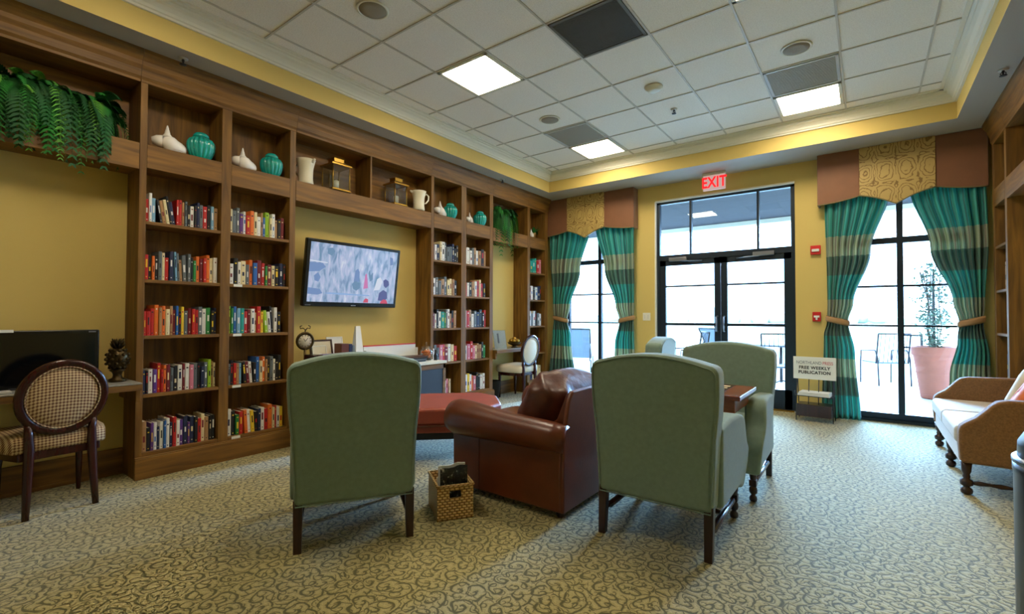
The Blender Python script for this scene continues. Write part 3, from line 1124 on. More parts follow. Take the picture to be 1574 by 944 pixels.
# local x: -.45 front .. +.45 rear, local y: -.49 near side .. +.49 far side
for s in (-1, 1):
    b = MB()
    a, c = sorted((s*.49, s*.33))
    b.prism([(-.445, .045), (-.45, .42), (-.42, .50), (.40, .47), (.446, .45), (.446, .045)], 'y', a, c)
    b.build('arm_panel', M['leather'], t, bevel=.018, seg=3)
    n = 12
    pts, rr = [], []
    for k in range(n+1):
        u = k/n
        pts.append((-.475+u*.935, s*(.468-.006*u), .522-.034*u))
        rr.append(.126-.044*u + .004*math.sin(u*9))
    rr[0] = .03
    pts.insert(1, (-.470, s*.468, .522)); rr.insert(1, .080)
    pts.insert(2, (-.455, s*.468, .522)); rr.insert(2, .108)
    MB().tube(pts, rr, 20).build('arm_roll', M['leather'], t)
    MB().tube([(-.44, s*.492, .40), (-.2, s*.493, .405), (.1, s*.493, .41), (.445, s*.493, .415)], .006, 6).build('arm_piping', M['piping'], t)
for s in (-1,):
    MB().box(-.205, -.199, -.4925, -.488, .05, .41).build('seam', M['piping'], t)
b = MB()
b.prism([(.20, .045), (.24, .50), (.34, .58), (.405, .735), (.425, .76), (.458, .768), (.458, .6), (.452, .045)], 'y', -.372, .372)
b.build('back_frame', M['leather'], t, bevel=.022, seg=3)
# rear panel flares over the whole width
b = MB().prism([(-.486, .045), (.486, .045), (.486, .46), (.41, .72), (.37, .768), (-.37, .768), (-.41, .72), (-.486, .46)], 'x', .43, .462)
b.build('back_panel', M['leather'], t, bevel=.012)
b = MB().box(-.47, .12, -.33, .33, .06, .33).build('seat_base', M['leather'], t, bevel=.02)
# seat cushion and big pillow-like back cushion
b = MB()
def pillow(b, cx, cy, cz, sx, sy, sz, rot=None, nu=20, nv=12, p=.45, wr=0, seed=3):
    rg = random.Random(seed)
    ph = [rg.uniform(0, 6) for _ in range(6)]
    rs = []
    for i in range(nv+1):
        v = -PI/2 + PI*i/nv
        ring = []
        for k in range(nu):
            u = 2*PI*k/nu
            def sp(x, e): return math.copysign(abs(x)**e, x)
            x = sp(math.cos(v), p)*sp(math.cos(u), p)
            y = sp(math.cos(v), p)*sp(math.sin(u), p)
            z = sp(math.sin(v), .8)
            w = 1+wr*(math.sin(5*u+ph[0]+3*v)+math.sin(9*u+ph[1]-5*v)*.6)
            P = Vector((x*sx*w, y*sy*w, z*sz*w))
            if rot: P = rot @ P
            ring.append((cx+P.x, cy+P.y, cz+P.z))
        rs.append(ring)
    b.rings(rs, 0, True)
pillow(b, -.17, 0, .40, .33, .325, .10, p=.35)
b.build('seat_cushion', M['leather'], t)
b = MB()
pillow(b, .165, -.02, .615, .235, .36, .165, Matrix.Rotation(R(-66), 3, 'Y'), 96, 48, .5, .03)
b.build('back_cushion', M['leather_cush'], t)
for sx in (-.4, .4):
    for sy in (-.42, .42):
        MB().lathe([(.02, 0), (.026, .01), (.03, .05)], 12, (sx, sy, 0)).build('foot', M['wood_dk'], t)

# ------------------------------------------------------------------ leather ottoman
t = thing('ottoman', 'large octagonal reddish leather ottoman in front of the leather chair', 'ottoman', (-3.20, 3.05, 0), R(44.6))
def octo(hx, hy, c):
    return [(-hx+c, -hy), (hx-c, -hy), (hx, -hy+c*1.3), (hx, hy-c*1.3), (hx-c, hy), (-hx+c, hy), (-hx, hy-c*1.3), (-hx, -hy+c*1.3)]
b = MB().prism(octo(.62, .41, .16), 'z', .315, .46)
b.build('cushion_top', M['ott'], t, bevel=.03, seg=4)
MB().prism(octo(.57, .36, .16), 'z', .19, .25).build('underframe', M['blackm'], t)
MB().prism(octo(.605, .395, .16), 'z', .25, .313).build('base', M['ott'], t, bevel=.012)
MB().tube([(x, y, .314) for x, y in octo(.618, .408, .16)], .008, 6, closed=True).build('piping', M['piping'], t)
for x in (-.45, .45):
    for y in (-.27, .27):
        b = MB().lathe([(.010, .045), (.014, .06), (.018, .19)], 12, (x, y, 0))
        b.lathe([(.0, 0), (.014, .006), (.02, .022), (.014, .038), (0, .045)], 12, (x, y, 0))
        b.build('caster', M['brass_dk'], t)

# ------------------------------------------------------------------ wicker basket of magazines
BX = (-2.063, 2.014)
ang = math.atan2(2.198-2.014, -1.942+2.063)
t = thing('wicker_basket', 'square woven wicker basket with cut-out handle beside the leather chair', 'basket', (BX[0], BX[1], 0), ang)
W_, D_, H_ = .222, .30, .205
b = MB()
th = .012
def wall_hole(b, y):
    b.box(0, W_, y, y+th, 0, H_-.075)
    b.box(0, .075, y, y+th, H_-.075, H_-.03)
    b.box(W_-.075, W_, y, y+th, H_-.075, H_-.03)
    b.box(0, W_, y, y+th, H_-.03, H_)
wall_hole(b, 0)
wall_hole(b, D_-th)
b.box(0, th, th, D_-th, 0, H_).box(W_-th, W_, th, D_-th, 0, H_).box(0, W_, 0, D_, 0, th)
b.build('woven_body', M['basket'], t)
pts = [(0, 0, H_), (W_, 0, H_), (W_, D_, H_), (0, D_, H_)]
b = MB()
for i in range(4):
    b.tube([pts[i], pts[(i+1) % 4]], .008, 8)
b.build('rim', M['basket'], t)
ex, ey = Vector((math.cos(ang), math.sin(ang))), Vector((-math.sin(ang), math.cos(ang)))
def inb(u, v): 
    p = Vector(BX)+ex*u+ey*v
    return (p.x, p.y)
def magazine(u, v, h, wdt, lab, m, name='magazine'):
    x, y = inb(u, v)
    b = MB()
    rs = []
    n = 8
    V1 = []
    for i in range(n+1):
        xx = -wdt/2+wdt*i/n
        V1.append((xx, .008*math.sin(i*1.2)))
    poly = [(a, c) for a, c in V1] + [(a, c+.008) for a, c in V1[::-1]]
    b.prism(poly, 'z', 0, h)
    for vt in b.bm.verts:
        if vt.co.z > h*.9:
            vt.co.z += vt.co.x*.10+.004*math.sin(vt.co.x*60)
            vt.co.y -= .01
    o = b.build(name, m)
    o.location = (x, y, th+.001)
    o.rotation_euler = (0, 0, ang)
    tag(o, lab, 'magazine', 'magazines in the wicker basket')
cover = NT('magazine_cover')
tc = cover.n('ShaderNodeTexCoord')
n_ = cover.n('ShaderNodeTexNoise')
n_.inputs['Scale'].default_value = 34
n_.inputs['Distortion'].default_value = 1.2
cover.l(tc.outputs['Object'], n_.inputs['Vector'])
cover.l(cover.ramp(n_.outputs['Fac'], [(.48, (18, 20, 20)), (.62, (60, 66, 58)), (.7, (190, 190, 180))]), cover.b.inputs['Base Color'])
cover.b.inputs['Roughness'].default_value = .3
magazine(.115, .07, .285, .17, 'dark patterned magazine standing at the front of the wicker basket', cover.m)
magazine(.110, .11, .29, .17, 'pale edged magazine behind the dark one in the wicker basket', M['paper'])
magazine(.105, .17, .20, .16, 'low cream magazine at the back of the wicker basket', M['paper_y'])

# ------------------------------------------------------------------ oval-back chairs
def make_oval_chair(label, fab, fab2):
    """faces +y; rear legs at y=0"""
    t = thing('oval_back_chair', label, 'chair', group='oval backed desk chairs')
    def oval(rx, rz, n=40):
        return [(rx*math.cos(2*PI*k/n), rz*math.sin(2*PI*k/n)) for k in range(n)]
    rx, rz = .225, .238
    tilt = .12
    def P(x, z, y=0):
        return (x, y-(z)*tilt, .715+z)
    # ring with a flattened section
    b = MB()
    n = 40
    rs = []
    for k in range(n):
        a = 2*PI*k/n
        ca, sa = math.cos(a), math.sin(a)
        ring = []
        for dr, dy in ((-.046, -.012), (-.040, -.018), (-.02, -.022), (-.004, -.018), (0, -.006), (0, .006), (-.004, .018), (-.02, .022), (-.040, .018), (-.046, .012)):
            x, z = ca*(rx+dr), sa*(rz+dr)
            ring.append(P(x, z, dy))
        rs.append(ring)
    b.rings(rs, 0, True, cap=False, closed=True)
    b.build('back_frame', M['mahog'], t)
    # upholstered oval pad, domed both sides
    b = MB()
    rs = []
    for k, dy in ((.0, -.030), (.35, -.028), (.7, -.022), (.93, -.012), (1, 0), (.93, .014), (.7, .026), (.35, .033), (0, .035)):
        kk = max(k, .01)
        rs.append([P(x*kk, z*kk, dy) for x, z in oval(rx-.043, rz-.043, 32)])
    b.rings(rs, 0, True)
    b.build('back_pad', fab, t)
    MB().tube([P(x, z, -.017) for x, z in oval(rx-.047, rz-.047, 36)], .004, 6, closed=True).build('pad_piping', fab2, t)
    # seat
    out = [(-.20, .02), (-.235, .15), (-.25, .32), (-.24, .43), (-.2, .465), (0, .48), (.2, .465), (.24, .43), (.25, .32), (.235, .15), (.20, .02)]
    b = MB()
    rs = []
    for k, z in ((.97, .395), (1, .41), (1.0, .46), (.97, .485), (.85, .503), (.55, .513), (.02, .516)):
        rs.append([(x*k*1.1, .24+(y-.24)*k, z) for x, y in out])
    b.rings(rs, 0, True)
    b.build('seat', fab, t)
    b = MB().prism([(x*.97, .24+(y-.24)*.97) for x, y in out], 'z', .345, .395)
    b.build('seat_rail', M['mahog'], t, bevel=.006)
    for s in (-1, 1):
        # rear leg runs up into the oval
        b = MB()
        b.tube([(s*.165, -.015, 0), (s*.158, 0, .15), (s*.150, .012, .34), (s*.148, .016, .42), (s*.15, .022, .50), (s*.155, .015, .56)], [.017, .021, .025, .027, .023, .018], 10)
        b.build('leg', M['mahog'], t)
        b = MB().lathe([(.011, 0), (.013, .01), (.02, .26), (.026, .30), (.02, .315), (.026, .33), (.026, .36)], 14, (s*.20, .42, 0))
        b.build('leg', M['mahog'], t)
    return t
oc = make_oval_chair('oval backed mahogany chair in checked fabric at the near desk', M['check'], M['check'])
oc.location = (-4.055, .702, 0)
oc.rotation_euler = (0, 0, PI/2+R(5))
oc2 = make_oval_chair('oval backed mahogany chair with upholstery paled by window light at the far desk', M['white_fab'], M['white_fab'])  # cream cloth has the whitening window light put into its colour
oc2.location = (-4.05, 5.86, 0)
oc2.rotation_euler = (0, 0, PI/2)

# ------------------------------------------------------------------ desks
def desk(y0, y1, xf, z, label, top):
    t = thing('wall_desk', label, 'desk', ((WL+xf)/2, (y0+y1)/2, 0))
    b = MB().box(WL+.03, xf, y0, y1, z-.012, z).build('desktop', top, t, world=True, bevel=.004)
    MB().box(xf-.03, xf-.003, y0, y1, z-.055, z-.013).build('edge_rail', M['wood_h'], t, world=True)
    for y in (y0, y1-.03):
        MB().box(WL+.03, xf-.03, y, y+.03, z-.14, z-.013).build('bracket', M['wood'], t, world=True, bevel=.003)
    return t
desk(-1.2, 1.150, -4.21, .742, 'dark stone topped desk built into the near alcove', M['desk_top'])
desk(5.384, 6.258, -4.30, .742, 'built-in desk in the far alcove', M['desk_top'])

# computer monitor on the near desk
t = thing('computer_monitor', 'wide black computer monitor on the near desk, switched off', 'monitor', (-4.44, .62, .7425))
MB().box(-.02, .02, -.335, .33, .0, .385).build('bezel', M['black'], t, bevel=.008)
MB().box(.018, .0215, -.31, .305, .03, .36).build('screen', M['screen_off'], t)
MB().box(.0215, .0225, .27, .31, .368, .373).build('maker_mark', M['grey_txt'], t)
MB().box(.012, .024, -.335, -.10, .374, .392).build('paper_strip', M['paper'], t)
b = MB().box(-.05, -.02, -.05, .05, .02, .2)
b.box(-.12, .03, -.12, .12, 0, .012)
b.build('stand', M['blackm'], t, bevel=.004)
o = MB().box(-4.33, -4.25, .30, .50, .7425, .757).build('notepad', M['grid'], bevel=.004)
tag(o, 'pale notepad at the front edge of the near desk', 'notepad')

# bronze pineapple figurine
t = thing('pineapple_figurine', 'dark bronze pineapple figurine on the near desk beside the bookcase', 'figurine', (-4.42, 1.055, .7425))
MB().lathe([(.05, 0), (.055, .008), (.05, .02), (.03, .03), (.026, .05), (.032, .07), (.05, .085), (.03, .095)], 20).build('pedestal', M['brass_dk'], t)
b = MB()
prof = [(.02, .09), (.045, .105), (.062, .135), (.068, .165), (.062, .20), (.045, .23), (.02, .245)]
b.lathe(prof, 20)
for i, (r, z) in enumerate(prof[1:-1]):
    for k in range(9):
        a = 2*PI*(k+.5*(i % 2))/9
        b.blob((r*math.cos(a), r*math.sin(a), z), .014, 0, 1)
b.build('fruit', M['brass_dk'], t)
b = MB()
for i in range(3):
    for k in range(8):
        a = 2*PI*(k+.5*i)/8
        l_ = .05-.008*i
        r0 = .012
        b.tube([(r0*math.cos(a), r0*math.sin(a), .24+.012*i), ((r0+l_*.5)*math.cos(a), (r0+l_*.5)*math.sin(a), .265+.018*i), ((r0+l_*.7)*math.cos(a), (r0+l_*.7)*math.sin(a), .285+.016*i)], [.007, .006, .001], 5)
b.build('leaf_crown', M['brass_dk'], t)

# ------------------------------------------------------------------ television
t = thing('television', 'flat television hung in the yellow alcove, showing a street scene', 'television', (-4.495, 3.117, 1.67), 0, None, 0, R(7.5))
MB().box(-.035, .02, -.585, .585, -.345, .345).build('bezel', M['black'], t, bevel=.012, seg=3)
scr = MB().box(.015, .0215, -.545, .545, -.295, .312).build('screen', M['screen'], t)
def sc_patch(pts, m, k):
    b = MB()
    vs = [(.0222+k*.0003, -.545+1.09*u, -.295+.607*v) for u, v in pts]
    b.quad(vs)
    b.build('picture_patch', m, scr)
TVM = {k: emit('tv_'+k, c, s) for k, c, s in (('blue', (126, 156, 206), .75), ('teal', (122, 160, 196), .7), ('pink', (214, 130, 186), .8), ('white', (226, 234, 250), .8), ('navy', (104, 112, 172), .65), ('red', (214, 84, 110), .8), ('sky', (150, 184, 232), .8))}
for pts, m, k in (
    ([(0, .66), (.13, .66), (.165, .60), (.10, .52), (0, .50)], 'blue', 0), ([(0, .70), (.18, .68), (.18, .665), (0, .68)], 'white', 1),
    ([(.05, .44), (.09, .50), (.12, .42), (.10, .34), (.06, .36)], 'blue', 0), ([(0, .24), (.12, .22), (.15, .15), (.1, .12), (0, .13)], 'blue', 1),
    ([(.46, .34), (.50, .40), (.55, .36), (.56, .28), (.52, .22), (.48, .25)], 'teal', 1), ([(.49, .58), (.52, .62), (.54, .56), (.545, .38), (.48, .38)], 'blue', 0),
    ([(.61, .52), (.625, .55), (.64, .45), (.655, .28), (.60, .26)], 'pink', 2), ([(.645, .56), (.66, .62), (.675, .52), (.70, .58), (.705, .44), (.67, .40)], 'teal', 1),
    ([(.84, .44), (.87, .47), (.91, .43), (.92, .36), (.88, .30), (.85, .34)], 'navy', 1), ([(.80, .2), (.85, .26), (.90, .22), (.91, .10), (.86, .04), (.79, .06)], 'navy', 2),
    ([(.83, .04), (.86, .08), (.9, .07), (.92, 0), (.82, 0)], 'red', 3), ([(.62, .06), (.64, .09), (.67, .07), (.67, .01), (.61, .01)], 'red', 3),
    ([(.17, .15), (.22, .17), (.68, .15), (.68, .13), (.22, .14)], 'sky', 2), ([(.9, .90), (.94, .88), (.95, .76), (.91, .74)], 'blue', 0),
    ([(.17, .92), (.22, .94), (.25, .88), (.22, .80), (.17, .83)], 'teal', 0), ([(.76, .46), (.80, .50), (.83, .42), (.80, .26), (.73, .24)], 'white', 1)):
    sc_patch(pts, TVM[m], k)
MB().box(.0201, .0212, -.03, .03, -.332, -.322).build('maker_mark', M['grey_txt'], t)
MB().box(.0201, .0212, -.56, -.50, -.332, -.325).build('model_mark', M['grey_txt'], t)
b = MB().box(-.12, -.034, -.15, .15, -.12, .12)
b.build('wall_mount', M['blackm'], t)

# ------------------------------------------------------------------ counter under the television
CT = .70
t = thing('counter_cabinet', 'low media counter with slate panels under the television', 'counter', (-4.35, 3.22, 0))
CX = -4.045
MB().box(WL+.03, CX+.012, 2.38, 4.085, CT-.03, CT).build('worktop', M['trim'], t, world=True, bevel=.004)
MB().box(WL+.03, CX-.012, 2.385, 4.075, .0, CT-.031).build('carcass', M['wood_h'], t, world=True)
b = MB()
for y in (2.385, 2.79, 3.21, 3.63, 4.035):
    b.box(CX-.012, CX, y, y+.04, 0, CT-.03)
b.box(CX-.012, CX, 2.385, 4.075, 0, .06).box(CX-.012, CX, 2.385, 4.075, CT-.09, CT-.031)
b.build('face_frame', M['wood_h'], t, world=True, bevel=.002)
for y in (2.425, 2.83, 3.25, 3.67):
    d_ = MB().box(CX-.0115, CX-.005, y+.002, y+.363, .062, CT-.092).build('door', M['blue_panel'], t, world=True)

def on_counter(name, label, cat, x, y, group=None, rz=0):
    return thing(name, label, cat, (x, y, CT+.0005), rz, group)
# clock on a little stand
ZK = .285
t = on_counter('mantel_clock', 'round bronze clock with pale dial and scrolled top, left end of the counter', 'clock', -4.36, 2.475, rz=R(-8))
b = MB()
b.tube([(0, .075*math.cos(2*PI*k/28), ZK+.075*math.sin(2*PI*k/28)) for k in range(28)], .014, 8, closed=True)
b.build('case', M['brass_dk'], t)
o = MB()
o.tube([(-.012, 0, ZK), (.004, 0, ZK)], .07, 28)
o.build('dial', M['white_fab'], t)
b = MB()
for k in range(12):
    a = 2*PI*k/12
    b.obox((.0055, .054*math.sin(a), ZK+.054*math.cos(a)), .002, .005, .014, Matrix.Rotation(-a, 3, 'X'))
b.build('hour_marks', M['black_txt'], t)
b = MB().obox((.007, .012, ZK+.013), .002, .004, .045, Matrix.Rotation(R(-40), 3, 'X')).obox((.007, -.008, ZK+.01), .002, .004, .032, Matrix.Rotation(R(30), 3, 'X'))
b.build('hands', M['black_txt'], t)
b = MB().box(-.03, .03, -.05, .05, 0, .012)
b.tube([(0, 0, .01), (0, 0, ZK-.08)], .012, 10)
b.build('scroll_stand', M['brass_dk'], t)
b = MB()
b.tube([(0, 0, ZK+.07), (0, 0, ZK+.11), (0, -.02, ZK+.125), (0, -.045, ZK+.12), (0, -.05, ZK+.14), (0, -.03, ZK+.15)], .005, 6)
b.tube([(0, 0, ZK+.10), (0, .02, ZK+.125), (0, .045, ZK+.12), (0, .05, ZK+.14), (0, .03, ZK+.15)], .005, 6)
b.build('scroll_top', M['brass_dk'], t)

def easel_frame(x, y, w, h, label, border, inner, lean=12, rz=0, bw=.018):
    t = on_counter('picture_frame', label, 'picture frame', x, y, rz=R(rz))
    rot = Matrix.Rotation(R(-lean), 3, 'Y')
    b = MB()
    for c, s in (((0, 0, h-bw/2), (.014, w, bw)), ((0, 0, bw/2), (.014, w, bw)), ((0, -w/2+bw/2, h/2), (.014, bw, h-2*bw)), ((0, w/2-bw/2, h/2), (.014, bw, h-2*bw))):
        b.obox(rot @ Vector(c), *s, rot)
    b.build('frame_border', border, t)
    MB().obox(rot @ Vector((-.002, 0, h/2)), .008, w-2*bw+.001, h-2*bw+.001, rot).build('picture', inner, t)
    MB().obox((-.05, 0, h*.33), .006, .03, h*.68, Matrix.Rotation(R(lean+8), 3, 'Y')).build('easel_leg', border, t)
easel_frame(-4.44, 2.72, .25, .29, 'dark wooden picture frame with a pale card, beside the clock', M['wood_dk'], M['paper_y'])
easel_frame(-4.33, 2.63, .15, .235, 'cream card in a thin frame leaning before the dark picture frame', M['paper'], M['paper_y'], bw=.006)
easel_frame(-4.52, 2.93, .19, .31, 'white printed notice in a stand behind the two books', M['paper'], M['paper'], bw=.01)
for y, m, lab, hh, th_ in ((2.815, M['leather'], 'short brown box standing on the counter below the notice', .245, .085), (2.905, BM['N'], 'dark navy book standing beside the brown box', .24, .035), (2.945, BM['S'], 'grey book standing right of the navy book', .225, .025)):
    o = MB().box(-4.40, -4.27, y, y+th_, CT+.0005, CT+hh).build('book' if 'book' in lab else 'small_box', m, bevel=.003)
    tag(o, lab, 'book' if 'book' in lab else 'box')
o = MB().box(-4.24, -4.08, 2.40, 2.50, CT+.0005, CT+.165).build('wooden_box', M['mahog'], bevel=.004)
tag(o, 'dark red wooden box in front of the clock', 'box')
o = MB().box(-4.22, -4.07, 2.51, 2.78, CT+.0005, CT+.16).build('paper_stack', [BM['P'], M['paper']])
for p in o.data.polygons:
    if p.normal.z < .5: p.material_index = 1
tag(o, 'stack of pale papers with a purple top sheet beside the red box', 'papers')
# tall white pyramid brochure stand
t = on_counter('brochure_stand', 'tall tapering white paper stand in the middle of the counter', 'brochure stand', -4.40, 3.10)
b = MB()
b.rings([[(-.07, -.055, 0), (.05, -.055, 0), (.05, .055, 0), (-.07, .055, 0)], [(-.02, -.028, .42), (.0, -.028, .42), (.0, .028, .42), (-.02, .028, .42)]], 0, False)
b.build('tapered_panel', M['paper'], t)
MB().box(-.08, .06, -.065, .065, 0, .004).build('foot_card', M['paper'], t)
# low white screen with a red ribbon along its top edge
t = on_counter('folding_panel', 'low white display board with a red ribbon along its top edge', 'display board', -4.42, 3.555)
MB().box(-.006, .006, -.37, .37, 0, .19).build('board', M['paper'], t)
MB().box(-.009, .009, -.37, .37, .19, .203).build('ribbon', M['pink_line'], t)
MB().box(-.05, .05, -.37, -.364, 0, .15).box(-.05, .05, .364, .37, 0, .15).build('end_flap', M['paper'], t)
# stack of magazines
for k, (m, lab) in enumerate(((M['blackm'], 'dark magazine at the bottom of the counter stack'), (BM['S'], 'grey magazine second in the counter stack'), (BM['K'], 'black magazine third in the counter stack'), (BM['U'], 'brown magazine on top of the counter stack'))):
    o = MB().box(-.10, .10, -.14, .14, 0, .016).build('magazine', [m])
    o.location = (-4.23, 3.70+.01*k, CT+.0005+.0165*k)
    o.rotation_euler = (0, 0, R(6-5*k))
    tag(o, lab, 'magazine', 'magazines stacked on the counter')
# candy jar
t = on_counter('candy_jar', 'glass jar of orange sweets at the right end of the counter', 'jar', -4.27, 3.97)
t.scale = (1.15, 1.15, 1.1)
MB().lathe([(.05, .004), (.066, .02), (.07, .06), (.068, .10), (.05, .125), (.045, .13), (.048, .135), (.044, .13), (.06, .1), (.062, .06), (.058, .02), (0, .012)], 24).build('glass_body', M['cglass'], t)
b = MB()
rg = random.Random(4)
for k in range(60):
    a = rg.uniform(0, 2*PI)
    z = rg.uniform(.025, .10)
    r = .046*math.sqrt(rg.random())
    b.blob((r*math.cos(a), r*math.sin(a), z), .013, 0, 1)
tag(b.build('sweets', M['candy'], t), kind='stuff')
MB().lathe([(.05, .135), (.052, .142), (.03, .158), (.01, .165), (.008, .175), (.014, .185), (.008, .195), (0, .197)], 24).build('lid', M['cglass'], t)
MB().lathe([(.052, 0), (.056, .004), (.05, .008), (0, .008)], 24).build('base_ring', M['brass_dk'], t)
for y, m, l in ((4.02, BM['K'], 'small black bottle beside the candy jar'),):
    o = MB().lathe([(.022, 0), (.024, .06), (.01, .085), (.009, .11), (.012, .112), (.012, .125), (0, .125)], 14).build('bottle', m)
    o.location = (-4.16, y, CT+.0005)
    tag(o, l, 'bottle')

# far desk: paper stand and bronze bowl
t = thing('sign_holder', 'clear acrylic sign holder with white sheet on the far desk', 'sign holder', (-4.40, 5.60, .7425), R(-20))
rot = Matrix.Rotation(R(-14), 3, 'Y')
MB().obox(rot @ Vector((0, 0, .14)), .004, .21, .28, rot).build('sheet', M['paper'], t)
MB().obox(rot @ Vector((.005, 0, .143)), .003, .22, .285, rot).box(-.09, .0, -.11, .11, 0, .004).build('acrylic_face', M['acrylic'], t)
MB().obox(rot @ Vector((.0035, -.03, .16)), .001, .03, .15, rot).build('printed_picture', M['grey_txt'], t)
t = thing('bronze_bowl', 'lobed bronze bowl of balls on the far desk behind the chair', 'bowl', (-4.42, 5.96, .7425))
b = MB().lathe([(.05, 0), (.055, .006), (.03, .02), (.035, .03), (.09, .055), (.105, .08), (.098, .08), (.085, .06), (.03, .035), (0, .034)], 24, flute=.06, nfl=12)
b.build('bowl_body', M['brass_dk'], t)
for k in range(7):
    a = 2*PI*k/6
    r = .055 if k < 6 else 0
    o = MB().blob((0, 0, 0), .036, 0, 2).build('decorative_ball', M['brass'])
    o.location = (-4.42+r*math.cos(a), 5.96+r*math.sin(a), .7425+.102+(.03 if k == 6 else 0))
    tag(o, 'small bronze ball heaped in the lobed bowl on the far desk', 'ball', 'bronze balls in the bowl')
# bin under the far desk
t = thing('waste_bin', 'small black waste bin under the far desk', 'bin', (-4.50, 5.53, 0))
MB().lathe([(.09, 0), (.12, .26), (.125, .265), (.115, .26), (.085, .01), (0, .01)], 20).build('bin_body', M['blackm'], t)

# ------------------------------------------------------------------ things in the upper cubbies
CZ = 2.5355
def conch(y, x, label, s=1.0, rz=0):
    t = thing('ceramic_seashell', label, 'seashell', (x, y, CZ), rz, 'white ceramic seashells')
    b = MB()
    prof = [(0, .02), (.015, .050), (.035, .066), (.055, .070), (.08, .064), (.105, .055), (.13, .046), (.15, .038), (.163, .026), (.168, .005)]
    rs = []
    for a, r in prof:
        ring = []
        for k in range(24):
            th = 2*PI*k/24
            kn = 1+.10*max(0, math.cos(a*150))*(1 if math.sin(th) > .5 else 0)
            ring.append((math.cos(th)*r*s*.85, (-.055+a)*s, (.076+math.sin(th)*r*kn - a*.19)*s))
        rs.append(ring)
    b.rings(rs, 0, True)
    b.build('shell_body', M['ceramic'], t)
    b = MB()
    b.lathe([(.040*s, .118*s), (.026*s, .140*s), (.019*s, .150*s), (.020*s, .158*s), (.015*s, .166*s), (.016*s, .174*s), (.011*s, .182*s), (.011*s, .190*s), (.004*s, .215*s), (0, .218*s)], 16, (0, -.02*s, 0))
    b.build('spire', M['ceramic'], t)
    b = MB().tube([(0, -.05*s, .08*s), (-.02*s, -.085*s, .082*s), (-.03*s, -.115*s, .078*s)], [.048*s, .042*s, .026*s], 14)
    b.build('flared_lip', M['ceramic'], t)
    return t
c1 = conch(1.375, -4.47, 'large white ceramic seashell in the leftmost cubby of the nearest bookcase', 1.0)
for (y, x, s, lab, rz) in ((1.945, -4.47, .92, 'white ceramic seashell beside the second teal jar', .1),
                    (4.40, -4.47, .95, 'white ceramic seashell partly hidden by a post, left of the third teal jar', .2),
                    (4.97, -4.47, .72, 'small white seashell touching the fourth teal jar', .3),
                    (6.50, -4.47, .72, 'small white seashell in the far corner cubby', .3)):
    c = copy_tree(c1, None, lab)
    c.location = (x, y, CZ)
    c.scale = (s, s, s)
    c.rotation_euler = (0, 0, rz)
def ginger(y, x, label, s=1.0):
    t = thing('ginger_jar', label, 'jar', (x, y, CZ), 0, 'teal fluted ginger jars')
    MB().lathe([(.058, 0), (.062, .006), (.080, .035), (.093, .075), (.098, .115), (.095, .145), (.082, .168), (.060, .182), (.052, .186), (0, .186)], 96, flute=.13, nfl=16).build('jar_body', M['teal'], t)
    MB().lathe([(.056, .186), (.060, .190), (.058, .204), (.048, .220), (.03, .229), (.0, .232)], 28).build('lid', M['teal'], t)
    return t
g1 = ginger(1.595, -4.47, 'largest teal fluted ginger jar, beside the leftmost white seashell')
for y, s, lab in ((2.185, .95, 'second teal ginger jar, in the right cubby of the nearest bookcase'),
                  (4.575, .93, 'third teal ginger jar, left cubby of the bookcase beyond the television'),
                  (5.185, .93, 'fourth teal ginger jar, next to the trailing fern cubby')):
    c = copy_tree(g1, None, lab)
    c.location = (-4.47, y, CZ)
    c.scale = (s, s, s)
def pitcher(y, x, label, rz, h=.24):
    t = thing('pitcher', label, 'pitcher', (x, y, CZ), rz, 'cream pitchers')
    MB().lathe([(.07, 0), (.074, .01), (.068, .06), (.07, .15), (.078, .19), (.084, .215), (.092, h), (.088, h), (.076, .2), (.062, .06), (.06, .02), (0, .018)], 28).build('jug_body', M['pitcher'], t)
    MB().tube([(.07, 0, .19), (.10, 0, .215), (.13, 0, .19), (.125, 0, .14), (.095, 0, .10), (.068, 0, .09)], [.009, .010, .010, .010, .009, .008], 10).build('handle', M['pitcher'], t)
    MB().tube([(-.075, 0, h-.025), (-.095, 0, h-.010), (-.112, 0, h)], [.018, .015, .008], 10).build('spout', M['pitcher'], t)
    return t
pitcher(2.515, -4.455, 'cream pitcher in the left cubby above the television, beside the tall lantern', R(200), .245)
pitcher(3.97, -4.42, 'cream pitcher with round handle right of the smaller lantern', R(70), .235)
